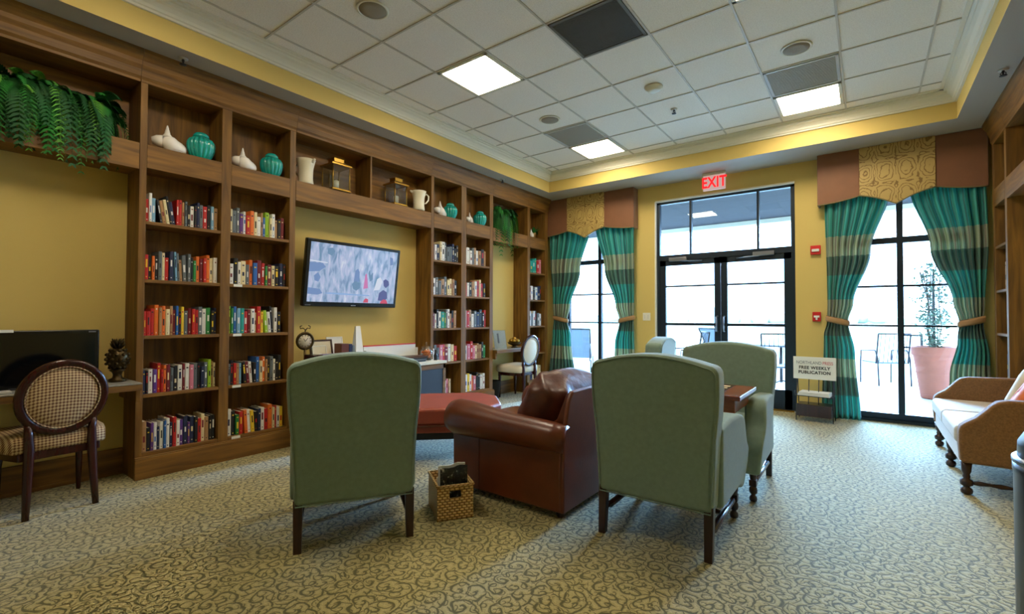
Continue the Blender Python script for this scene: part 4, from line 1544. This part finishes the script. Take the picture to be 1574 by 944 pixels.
def lantern(y, x, w, h, label):
    t = thing('lantern', label, 'lantern', (x, y, CZ), 0, 'brass lanterns')
    a = w/2
    MB().box(-a, a, -a, a, 0, .02).box(-a-.006, a+.006, -a-.006, a+.006, 0, .008).build('base', M['brass'], t, bevel=.002)
    for sx in (-1, 1):
        for sy in (-1, 1):
            MB().tube([(sx*(a-.008), sy*(a-.008), .02), (sx*(a-.008), sy*(a-.008), h*.7)], .007, 8).build('post', M['brass'], t)
    zt = h*.7
    b = MB()
    b.rings([[(-a-.012, -a-.012, zt), (a+.012, -a-.012, zt), (a+.012, a+.012, zt), (-a-.012, a+.012, zt)],
             [(-a-.012, -a-.012, zt+.014), (a+.012, -a-.012, zt+.014), (a+.012, a+.012, zt+.014), (-a-.012, a+.012, zt+.014)],
             [(-a*.6, -a*.6, zt+.045), (a*.6, -a*.6, zt+.045), (a*.6, a*.6, zt+.045), (-a*.6, a*.6, zt+.045)]], 0, False)
    b.build('roof', M['brass'], t)
    b = MB().box(-a*.55, a*.55, -a*.55, a*.55, zt+.045, zt+.085)
    b.rings([[(-a*.68, -a*.68, zt+.085), (a*.68, -a*.68, zt+.085), (a*.68, a*.68, zt+.085), (-a*.68, a*.68, zt+.085)], [(-a*.3, -a*.3, h-.01), (a*.3, -a*.3, h-.01), (a*.3, a*.3, h-.01), (-a*.3, a*.3, h-.01)]], 0, False)
    b.build('chimney', M['brass'], t)
    for s in (-1, 1):
        q = a-.008
        MB().box(s*q-.001, s*q+.001, -q, q, .02, zt).build('pane', M['cglass'], t)
        MB().box(-q, q, s*q-.001, s*q+.001, .02, zt).build('pane', M['cglass'], t)
    MB().lathe([(.03, .02), (.03, .12), (.005, .122), (.003, .135), (0, .135)], 16).build('candle', M['white_fab'], t)
lantern(2.865, -4.475, .21, .375, 'larger square brass lantern with glass sides beside a cream pitcher')
lantern(3.66, -4.475, .19, .345, 'smaller square brass lantern left of the handled cream pitcher')

# ferns
def fern_thing(label, cx, cy, y0, y1, n, seed, ln, up=(.3, 1.0), droop=1.0, pot=.09, out=1.0, root=.2):
    """fronds rise from a row of roots between y0 and y1, arch out into the room and droop over the board"""
    rg = random.Random(seed)
    t = thing('potted_fern', label, 'fern', (cx, cy, CZ))
    b = MB()
    for i in range(n):
        fy = rg.random()
        base = Vector((rg.uniform(-.05, .05), y0+(y1-y0)*fy, root*rg.uniform(.75, 1.1)))
        a = (fy-.5)*1.6+rg.uniform(-.9, .9)
        a = max(-1.45, min(1.45, a))
        dx, dy = math.cos(a)*out, math.sin(a)
        L = ln*rg.uniform(.6, 1.1)
        u0 = rg.uniform(*up)
        dr = droop*rg.uniform(.8, 1.25)
        if rg.random() < .3:
            dr *= .5
            L *= .8
        kind = rg.random()
        mi = 2 if kind < .45 else (0 if kind < .85 else 1)
        broad = kind < .6
        n_ = 24
        pts = []
        for k in range(n_+1):
            u = k/n_
            hz = L*(u-.45*min(dr, 1.15)*u*u)*.75
            pts.append(base + Vector((max(dx*hz, -.1), dy*hz, L*(u0*u*.95-dr*(.45+u0*.75)*u*u))))
        for k in range(1, n_):
            p = pts[k]
            tg = (pts[k+1]-pts[k-1]).normalized()
            side = Vector((-dy, dx, 0))+tg.cross(Vector((1, 0, 0)))*.3
            side = (side - tg*side.dot(tg)).normalized()
            env = math.sin(PI*min(1, .14+k/n_*.78))
            ll = (.062 if broad else .050)*env*L/.4
            wd = (.0115 if broad else .0055)
            for s_ in (-1, 1):
                dz = Vector((0, 0, -ll*.35))
                q = p + side*s_*ll + tg*ll*.6 + dz
                m_ = p + side*s_*ll*.5 + tg*(ll*.2) + dz*.3
                v = [p-tg*wd*.5, m_-tg*wd, q, m_+tg*wd, p+tg*wd*.5]
                fs = b.bm.faces.new([b.bm.verts.new(c) for c in v])
                fs.material_index = mi
        b.tube([pts[0], pts[6], pts[12], pts[18], pts[n_-1]], [.003, .0025, .002, .0015, .001], 4, mi)
    b.build('fronds', [M['fern'], M['fern_lt'], M['fern_dk']], t, fixn=False)
    MB().lathe([(pot*.75, 0), (pot, .10), (pot*1.05, .115), (pot*.9, .11), (0, .10)], 18).build('basket_pot', M['basket'], t)
fern_thing('large fern spilling over the overhead cubby above the near desk', -4.50, .62, -.42, .33, 360, 11, .44, (.35, 1.1), 1.45, .11, 1.0, .19)
fern_thing('medium fern trailing down from the cubby above the far desk', -4.50, 5.72, -.20, .16, 110, 5, .46, (.5, 1.2), 1.6, .09, .9, .24)
fern_thing('small dark fern in the far corner cubby', -4.54, 6.63, -.04, .03, 30, 9, .24, (.8, 1.4), .7, .06, .5, .1)

# ------------------------------------------------------------------ curtains and pelmets
def interp(keys, z):
    for (z0, a), (z1, b_) in zip(keys[:-1], keys[1:]):
        if z0 <= z <= z1:
            u = (z-z0)/(z1-z0)
            u = u*u*(3-2*u)
            return a+(b_-a)*u
    return keys[0][1] if z < keys[0][0] else keys[-1][1]
def curtain(label, L, Rr, npl, seed, outer):
    """L, Rr: key lists (z, x) of the two side edges from floor to top"""
    rg = random.Random(seed)
    ztop = 2.68
    x0 = (L[-1][1]+Rr[-1][1])/2
    t = thing('curtain', label, 'curtain', (x0, 7.0, 0), group=None)
    me = bmesh.new()
    uvl = me.loops.layers.uv.new('UVMap')
    nz, nu = 60, npl*12
    ph = [rg.uniform(-.5, .5) for _ in range(npl+1)]
    amp = [rg.uniform(.7, 1.25) for _ in range(npl+1)]
    grid = []
    for i in range(nz+1):
        z = .008+(ztop-.008)*i/nz
        a, c = interp(L, z), interp(Rr, z)
        row = []
        tie = math.exp(-((z-1.18)/.13)**2)
        for k in range(nu+1):
            u = k/nu
            q = u*npl
            j = int(min(q, npl-1))
            am = (.036*amp[j]*(1-.35*tie))
            # pleats wander a little below the tieback
            w = math.sin(2*PI*q + ph[j]*math.sin(2.2*z))
            x = a+(c-a)*u + .006*math.cos(2*PI*q*1.0+ph[j])*(1-tie)
            y = w*am - .012*math.sin(z*3+j)
            row.append((me.verts.new((x-x0, y, z)), u, z))
        grid.append(row)
    for i in range(nz):
        for k in range(nu):
            q = [grid[i][k], grid[i][k+1], grid[i+1][k+1], grid[i+1][k]]
            f = me.faces.new([v[0] for v in q])
            f.smooth = True
            for lp, v in zip(f.loops, q):
                lp[uvl].uv = (v[1]*npl/6*1.5, v[2])
    mesh = bpy.data.meshes.new('drape')
    me.to_mesh(mesh)
    me.free()
    mesh.materials.append(M['curtain'])
    o = bpy.data.objects.new('drape', mesh)
    COL.objects.link(o)
    o.parent = t
    md = o.modifiers.new('solid', 'SOLIDIFY')
    md.thickness = .002
    # tieback band, rising towards the wall side
    a, c = interp(L, 1.18)-x0, interp(Rr, 1.18)-x0
    cx, hw = (a+c)/2, (c-a)/2+.012
    b = MB()
    rs = []
    n = 28
    for k in range(n):
        an = 2*PI*k/n
        x = cx+hw*math.cos(an)
        y = .052*math.sin(an)
        zz = 1.185+(.03*(math.cos(an)) if outer > 0 else -.03*math.cos(an))
        rs.append([(x, y, zz-.035), (x*1.0+.004*math.cos(an), y*1.12, zz-.015), (x+.004*math.cos(an), y*1.12, zz+.015), (x, y, zz+.035)])
    b.rings(rs, 0, True, cap=False, closed=True)
    b.build('tieback', M['tie'], t, solid=.004)
    ex_ = c+.008 if outer > 0 else a-.008
    MB().tube([(ex_, .02, 1.21), (ex_+outer*.005, .09, 1.22)], .006, 6).build('tieback_hook', M['brass'], t)
curtain('plaid teal curtain at the left edge of the left window', [(0, -4.44), (1.0, -4.36), (1.18, -4.34), (1.4, -4.37), (2.2, -4.42), (2.7, -4.42)], [(0, -3.90), (.9, -4.00), (1.18, -4.07), (1.4, -4.02), (2.0, -3.83), (2.7, -3.64)], 7, 1, -1)
curtain('plaid teal curtain on the right side of the left window', [(0, -3.26), (.8, -3.21), (1.18, -3.13), (1.4, -3.20), (2.0, -3.38), (2.7, -3.53)], [(0, -2.86), (1.18, -2.89), (2.7, -2.88)], 7, 2, 1)
curtain('plaid teal curtain left of the right window, behind the paper sign', [(0, -.46), (1.0, -.43), (1.18, -.39), (1.4, -.39), (2.7, -.41)], [(0, -.07), (.8, -.12), (1.18, -.18), (1.4, -.13), (2.0, .04), (2.7, .22)], 7, 3, -1)
curtain('plaid teal curtain at the right edge of the right window, behind the loveseat', [(0, .66), (.6, .71), (1.0, .78), (1.18, .80), (1.4, .75), (2.0, .57), (2.7, .40)], [(0, 1.06), (.8, 1.03), (1.18, .99), (1.4, 1.0), (2.0, 1.03), (2.7, 1.02)], 8, 4, 1)

def pelmet(x0, x1, p0, pt, p1, label):
    yf, yb = 6.92, YW-.001
    zb, zp, zq = 2.605, 2.665, 2.525
    t = thing('pelmet', label, 'valance', ((x0+x1)/2, (yf+yb)/2, 2.5))
    zt = ZS-.002
    def curve(xa, za, xb, zb_, sag, n=8):
        return [(xa+(xb-xa)*k/n, za+(zb_-za)*k/n + sag*math.sin(PI*k/n)) for k in range(n+1)]
    lo_l = curve(x0, zb, p0, zp, -.012)
    lo_c1 = curve(p0, zp, pt, zq, .018)
    lo_c2 = curve(pt, zq, p1, zp, .018)
    lo_r = curve(p1, zp, x1, zb, -.012)
    b = MB().prism([(x0, zt)] + lo_l + [(p0, zt)], 'y', yf, yf+.03)
    b.build('side_panel', M['pelmet'], t, world=True, bevel=.006)
    b = MB().prism([(p1, zt)] + lo_r + [(x1, zt)], 'y', yf, yf+.03)
    b.build('side_panel', M['pelmet'], t, world=True, bevel=.006)
    o = MB().prism([(p0, zt)] + lo_c1 + lo_c2[1:] + [(p1, zt)], 'y', yf-.014, yf+.03).build('centre_panel', M['damask'], t, world=True, bevel=.006)
    for x in (x0, x1-.02):
        MB().box(x, x+.02, yf+.0305, yb, zb, zt).build('return_panel', M['pelmet'], t, world=True, bevel=.004)
    pts = [(x, yf-.004, z) for x, z in lo_l] + [(x, yf-.018, z) for x, z in lo_c1+lo_c2[1:]] + [(x, yf-.004, z) for x, z in lo_r]
    MB().tube(pts, .007, 8).build('cord_trim', M['cord'], t, world=True)
pelmet(-4.52, -2.855, -4.03, -3.695, -3.35, 'box pelmet with gold damask centre above the left window')
pelmet(-.475, 1.035, -.056, .278, .62, 'box pelmet with gold damask centre above the right window')

# ------------------------------------------------------------------ wall fittings
ex0, ex1, ez0, ez1, ey = -1.815, -1.525, 2.985, 3.19, 6.88
t = thing('exit_sign', 'lit exit sign with red letters hanging above the glass doors', 'exit sign', ((ex0+ex1)/2, ey, ez0))
MB().box(ex0, ex1, ey-.012, ey+.012, ez0, ez1).build('lit_face', M['exit_face'], t, world=True, bevel=.003)
b = MB()
b.box(ex0-.006, ex1+.006, ey-.02, ey+.02, ez1, ZS-.001)
b.build('canopy', M['trim'], t, world=True, bevel=.004)
text_obj('exit_letters', 'EXIT', .205, M['exit_red'], t, (0, -.0135, .10), (PI/2, 0, 0), 1.05, .74, .006)
t = thing('fire_horn', 'red fire alarm strobe beside the right curtain', 'fire alarm', (-.51, YW-.001, 2.02))
MB().box(-.055, .055, -.04, 0, 0, .115).build('housing', M['red'], t, bevel=.006)
MB().box(-.04, .04, -.056, -.041, .035, .07).build('strobe_lens', M['paper'], t, bevel=.006)
t = thing('fire_pull_station', 'small red and white fire alarm pull on the wall right of the doors', 'fire alarm', (-.505, YW-.001, 1.175))
MB().box(-.045, .045, -.035, 0, 0, .12).build('housing', M['red'], t, bevel=.005)
MB().box(-.03, .03, -.047, -.036, .05, .075).box(-.010, .010, -.047, -.036, .02, .05).build('pull_bar', M['paper'], t, bevel=.003)
t = thing('light_switch', 'white light switch plate left of the glass doors', 'light switch', (-2.72, YW-.001, 1.17))
MB().box(-.06, .06, -.007, 0, 0, .12).build('plate', M['trim'], t, bevel=.003)
for x in (-.028, .028):
    MB().box(x-.012, x+.012, -.012, -.007, .03, .09).build('rocker', M['wall_white'], t, bevel=.002)

# ------------------------------------------------------------------ newspaper rack with paper sign
t = thing('newspaper_rack', 'thin black wire newspaper rack by the right curtain', 'rack', (-.50, 6.70, 0), R(-3))
b = MB()
for x in (-.185, .185):
    b.tube([(x, -.10, 0), (x, -.06, .30), (x, .0, .62), (x, .02, .74)], .006, 6)
    b.tube([(x, .12, 0), (x, .06, .35), (x, .0, .62)], .006, 6)
for z, y in ((.30, -.06), (.16, -.08), (.62, 0)):
    b.tube([(-.185, y, z), (.185, y, z)], .005, 6)
for x in (-.06, .04):
    b.tube([(x, -.02, .50), (x, -.06, .30), (x, -.085, .12)], .005, 6)
b.build('wire_frame', M['iron'], t)
b = MB()
for k in range(7):
    b.tube([(-.185, -.16+.035*k, .30), (.185, -.16+.035*k, .30)], .0035, 5)
b.tube([(-.185, -.16, .30), (-.185, .07, .30)], .005, 5).tube([(.185, -.16, .30), (.185, .07, .30)], .005, 5)
b.tube([(-.185, -.16, .30), (-.185, -.16, .36)], .004, 5).tube([(.185, -.16, .30), (.185, -.16, .36)], .004, 5)
b.build('wire_tray', M['iron'], t)
b = MB().box(-.175, .175, -.14, .10, .06, .20)
b.build('lower_bin', M['wood_dk'], t, bevel=.006)
t2 = thing('paper_sign', 'white printed paper sign fixed to the top of the wire newspaper rack', 'sign', (-.505, 6.66, .49), R(-3))
MB().box(-.215, .215, -.004, .002, 0, .265).build('sheet', M['paper'], t2)
text_obj('sign_heading', 'NORTHLAND', .052, M['grey_txt'], t2, (-.055, -.0055, .195), (PI/2, 0, 0), 1, .8)
text_obj('sign_heading_end', 'PRESS', .052, M['pink_txt'], t2, (.135, -.0055, .195), (PI/2, 0, 0), 1, .8)
text_obj('sign_line', 'FREE WEEKLY', .05, M['black_txt'], t2, (0, -.0055, .135), (PI/2, 0, 0), 1.1, .95, .0016)
text_obj('sign_line', 'PUBLICATION', .05, M['black_txt'], t2, (0, -.0055, .08), (PI/2, 0, 0), 1.1, .95, .0016)
b = MB()
for k in range(4):
    pr = [(-.16+.005*k, .0+.011*k), (.165-.004*k, .0+.011*k), (.17-.004*k, .005+.011*k), (.165-.004*k, .0095+.011*k), (0, .0095+.011*k-.002), (-.16+.005*k, .0095+.011*k)]
    b.prism(pr, 'y', -.12, .08)
o = b.build('newspaper', M['paper'], bevel=.002)
o.location = (-.50, 6.66, .305)
o.rotation_euler = (0, 0, R(-6))
tag(o, 'folded newspaper bundle lying on the wire rack tray below the sign', 'newspaper')

# ------------------------------------------------------------------ loveseat
LX0, LX1, LY0, LY1 = .505, 1.30, 4.50, 6.16
t = thing('loveseat', 'tan loveseat with pale seat and turned dark legs along the right wall', 'loveseat', ((LX0+LX1)/2, (LY0+LY1)/2, 0))
pr = [(.51, .225), (.502, .34), (.503, .44), (.512, .478), (.54, .505), (.59, .54), (.635, .59), (.67, .635), (.70, .662), (.75, .675), (1.27, .69), (1.27, .225)]
for a, c in ((LY0, LY0+.10), (LY1-.10, LY1)):
    MB().prism(pr, 'y', a, c, 0, True).build('arm', M['wsofa'], t, world=True, bevel=.02, seg=3)
MB().prism([(1.08, .225), (1.06, .5), (1.12, .86), (1.16, .89), (1.24, .88), (1.28, .84), (1.28, .225)], 'y', LY0+.101, LY1-.101).build('backrest', M['wsofa'], t, world=True, bevel=.025, seg=3)
MB().box(.515, 1.07, LY0+.101, LY1-.101, .20, .335).build('seat_base', M['seat_lt'], t, world=True, bevel=.015)
ym = (LY0+LY1)/2
for a, c in ((LY0+.102, ym-.003), (ym+.003, LY1-.102)):
    MB().box(.49, 1.09, a, c, .337, .465).build('seat_cushion', M['seat_lt'], t, world=True, bevel=.035, seg=4)
for x in (.545, 1.20):
    for y in (LY0+.06, ym, LY1-.06):
        b = MB().lathe([(.014, 0), (.03, .008), (.034, .025), (.03, .042), (.018, .05), (.018, .056), (.034, .066), (.036, .085), (.034, .10), (.018, .11), (.022, .125), (.018, .14), (.026, .16), (.032, .225)], 18, (x, y, 0))
        b.build('leg', M['wood_dk'], t, world=True)
def stretch(p, q):
    p, q = Vector(p), Vector(q)
    n = 12
    return MB().tube([p+(q-p)*k/n for k in range(n+1)], [.010 if k % 2 == 0 else .017 for k in range(n+1)], 10)
for y in (LY0+.06, ym, LY1-.06):
    stretch((.56, y, .085), (1.19, y, .085)).build('cross_stretcher', M['wood_dk'], t, world=True)
for a, c in ((LY0+.06, ym), (ym, LY1-.06)):
    stretch((.87, a, .085), (.87, c, .085)).build('long_stretcher', M['wood_dk'], t, world=True)
def throw_pillow(loc, rot, m, label, s=.2):
    b = MB()
    pillow(b, 0, 0, 0, s, s, .075, None, 32, 14, .38, .006)
    o = b.build('throw_pillow', m)
    o.location = loc
    o.rotation_euler = rot
    tag(o, label, 'cushion', 'pillows on the loveseat')
throw_pillow((.965, 5.24, .675), (0, R(-68), R(-14)), M['white_fab'], 'pale throw pillow standing against the back of the loveseat')
throw_pillow((.92, 4.86, .668), (0, R(-62), R(-10)), M['orange'], 'orange throw pillow in front of the pale one on the loveseat', .19)

# ------------------------------------------------------------------ litter bin at the right edge
bx, by = .535, 2.035
t = thing('litter_bin', 'black round litter bin with a pale rim, cut off by the right edge', 'bin', (bx, by, 0))
MB().lathe([(.180, 0), (.187, .01), (.188, .77), (.190, .775), (.190, .80), (0, .80)], 40).build('bin_body', M['bin'], t)
MB().lathe([(.190, .80), (.192, .804), (.192, .814), (.186, .818), (0, .818)], 40).build('rim', M['steel'], t)
MB().lathe([(.180, .818), (.178, .86), (.16, .895), (.12, .925), (.06, .94), (0, .943)], 40).build('dome_lid', M['bin'], t)

# ------------------------------------------------------------------ outdoors
struct(MB().box(-40, 40, YW+TH, 26, -.12, -.02).build('patio_ground', M['ground']))
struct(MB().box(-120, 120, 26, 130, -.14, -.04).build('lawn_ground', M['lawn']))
b = MB()
b.box(-9, 6, YW+TH, 10.1, 3.10, 3.3)
struct(b.build('porch_roof', M['patio_ceiling']))
struct(MB().box(-9, 6, 10.1, 10.3, 3.02, 3.5).build('trim_7', M['trim']))
# potted topiary
px, py = .83, 9.75
t = thing('potted_topiary', 'leafy climbing plant in a large terracotta pot outside the right window', 'potted plant', (px, py, -.02))
MB().lathe([(.16, 0), (.175, .02), (.22, .38), (.235, .40), (.225, .42), (.255, .64), (.26, .66), (.275, .67), (.28, .70), (.285, .78), (.275, .80), (.25, .80), (.24, .74), (0, .74)], 32).build('pot', M['terra'], t)
rg = random.Random(21)
b = MB()
b.box(-.012, .012, -.012, .012, .70, 2.0).box(-.012, .012, .10, .124, .70, 1.9)
b.build('trellis', M['iron'], t)
b = MB()
for k in range(900):
    z = .78+1.3*rg.random()**1.1
    r = (.10+.10*rg.random())*(1.0 if z < 1.5 else 1.35)*(.55+.6*math.sin(PI*min(1, (z-.7)/1.5)))
    a = rg.uniform(0, 2*PI)
    c = Vector((r*math.cos(a)*rg.uniform(.3, 1.2), r*math.sin(a)*rg.uniform(.3, 1.2), z))
    d1 = Vector((rg.uniform(-1, 1), rg.uniform(-1, 1), rg.uniform(-.6, .6))).normalized()*.032
    d2 = d1.cross(Vector((rg.uniform(-1, 1), rg.uniform(-1, 1), rg.uniform(-1, 1)))).normalized()*.014
    b.quad([c-d1, c+d2, c+d1, c-d2])
b.build('foliage', M['tree'], t, fixn=False)
b = MB()
for k in range(7):
    a = rg.uniform(0, 2*PI)
    b.tube([(.05*math.cos(a), .05*math.sin(a), .74), (.09*math.cos(a+.6), .09*math.sin(a+.6), 1.1), (.07*math.cos(a+1.6), .07*math.sin(a+1.6), 1.5), (.16*math.cos(a+2), .16*math.sin(a+2), 1.95)], .006, 5)
b.build('stems', M['bark'], t)
t = thing('patio_lantern', 'small dark square frame lantern standing behind the terracotta pot', 'lantern', (.60, 10.3, -.02))
b = MB()
for x in (-.12, .12):
    for y in (-.1, .1):
        b.tube([(x, y, 0), (x, y, .95)], .012, 6)
b.tube([(-.12, -.1, .95), (.12, -.1, .95), (.12, .1, .95), (-.12, .1, .95)], .012, 6, closed=True)
b.tube([(-.12, -.1, .75), (.12, -.1, .75), (.12, .1, .75), (-.12, .1, .75)], .012, 6, closed=True)
b.build('frame', M['iron'], t)

def lounge(x, y, rz, label):
    t = thing('sun_lounger', label, 'lounger', (x, y, -.02), rz, 'sun loungers on the patio')
    b = MB()
    for s in (-.3, .3):
        b.tube([(s, -.9, .32), (s, .35, .32), (s, .82, .98)], .018, 8)
        for yy in (-.8, .3):
            b.tube([(s, yy, 0), (s, yy, .32)], .016, 6)
        b.tube([(s, .62, .66), (s, .8, .30), (s, .3, .32)], .012, 6)
    b.tube([(-.3, .82, .98), (.3, .82, .98)], .018, 8).tube([(-.3, -.9, .32), (.3, -.9, .32)], .018, 8)
    b.build('frame', M['iron'], t)
    b = MB()
    b.prism([(-.88, .325), (.35, .325), (.81, .975), (.80, .985), (.34, .34), (-.88, .34)], 'x', -.28, .28)
    b.build('sling', M['sling'], t)
lounge(-5.35, 9.7, R(205), 'grey sling sun lounger outside the left window, backrest raised')
lounge(-2.6, 12.2, R(160), 'grey sling sun lounger seen low through the left door leaf')

def patio_chair(x, y, rz, label):
    t = thing('patio_chair', label, 'chair', (x, y, -.02), rz, 'metal patio chairs')
    b = MB()
    for s in (-.27, .27):
        b.tube([(s, .25, 0), (s, .24, .42), (s, .22, .62), (s, -.2, .64), (s, -.27, .5), (s, -.3, 0)], .013, 8)
        b.tube([(s, -.22, .40), (s, -.30, .95)], .014, 8)
    b.tube([(-.27, -.30, .95), (.27, -.30, .95)], .014, 8)
    for k in range(7):
        xx = -.22+.073*k
        b.tube([(xx, -.22, .42), (xx, -.30, .94)], .006, 6)
    b.build('frame', M['iron'], t)
    MB().box(-.25, .25, -.23, .24, .40, .43).build('seat', M['sling'], t, bevel=.01)
patio_chair(-1.15, 9.2, R(200), 'dark metal patio chair seen through the right door leaf')
patio_chair(-2.75, 9.4, R(120), 'metal patio chair further out, between the door leaves')
patio_chair(.25, 11.3, R(30), 'metal patio chair left of the terracotta pot')
t = thing('patio_table', 'round metal patio table beside the patio chairs', 'table', (-1.30, 10.2, -.02))
MB().lathe([(.42, .70), (.43, .71), (.42, .725), (0, .725)], 28).build('tabletop', M['sling'], t)
b = MB().tube([(0, 0, .02), (0, 0, .70)], .025, 8)
for k in range(3):
    a = 2*PI*k/3
    b.tube([(0, 0, .06), (.28*math.cos(a), .28*math.sin(a), .0)], .014, 6)
b.build('pedestal', M['iron'], t)

rg = random.Random(33)
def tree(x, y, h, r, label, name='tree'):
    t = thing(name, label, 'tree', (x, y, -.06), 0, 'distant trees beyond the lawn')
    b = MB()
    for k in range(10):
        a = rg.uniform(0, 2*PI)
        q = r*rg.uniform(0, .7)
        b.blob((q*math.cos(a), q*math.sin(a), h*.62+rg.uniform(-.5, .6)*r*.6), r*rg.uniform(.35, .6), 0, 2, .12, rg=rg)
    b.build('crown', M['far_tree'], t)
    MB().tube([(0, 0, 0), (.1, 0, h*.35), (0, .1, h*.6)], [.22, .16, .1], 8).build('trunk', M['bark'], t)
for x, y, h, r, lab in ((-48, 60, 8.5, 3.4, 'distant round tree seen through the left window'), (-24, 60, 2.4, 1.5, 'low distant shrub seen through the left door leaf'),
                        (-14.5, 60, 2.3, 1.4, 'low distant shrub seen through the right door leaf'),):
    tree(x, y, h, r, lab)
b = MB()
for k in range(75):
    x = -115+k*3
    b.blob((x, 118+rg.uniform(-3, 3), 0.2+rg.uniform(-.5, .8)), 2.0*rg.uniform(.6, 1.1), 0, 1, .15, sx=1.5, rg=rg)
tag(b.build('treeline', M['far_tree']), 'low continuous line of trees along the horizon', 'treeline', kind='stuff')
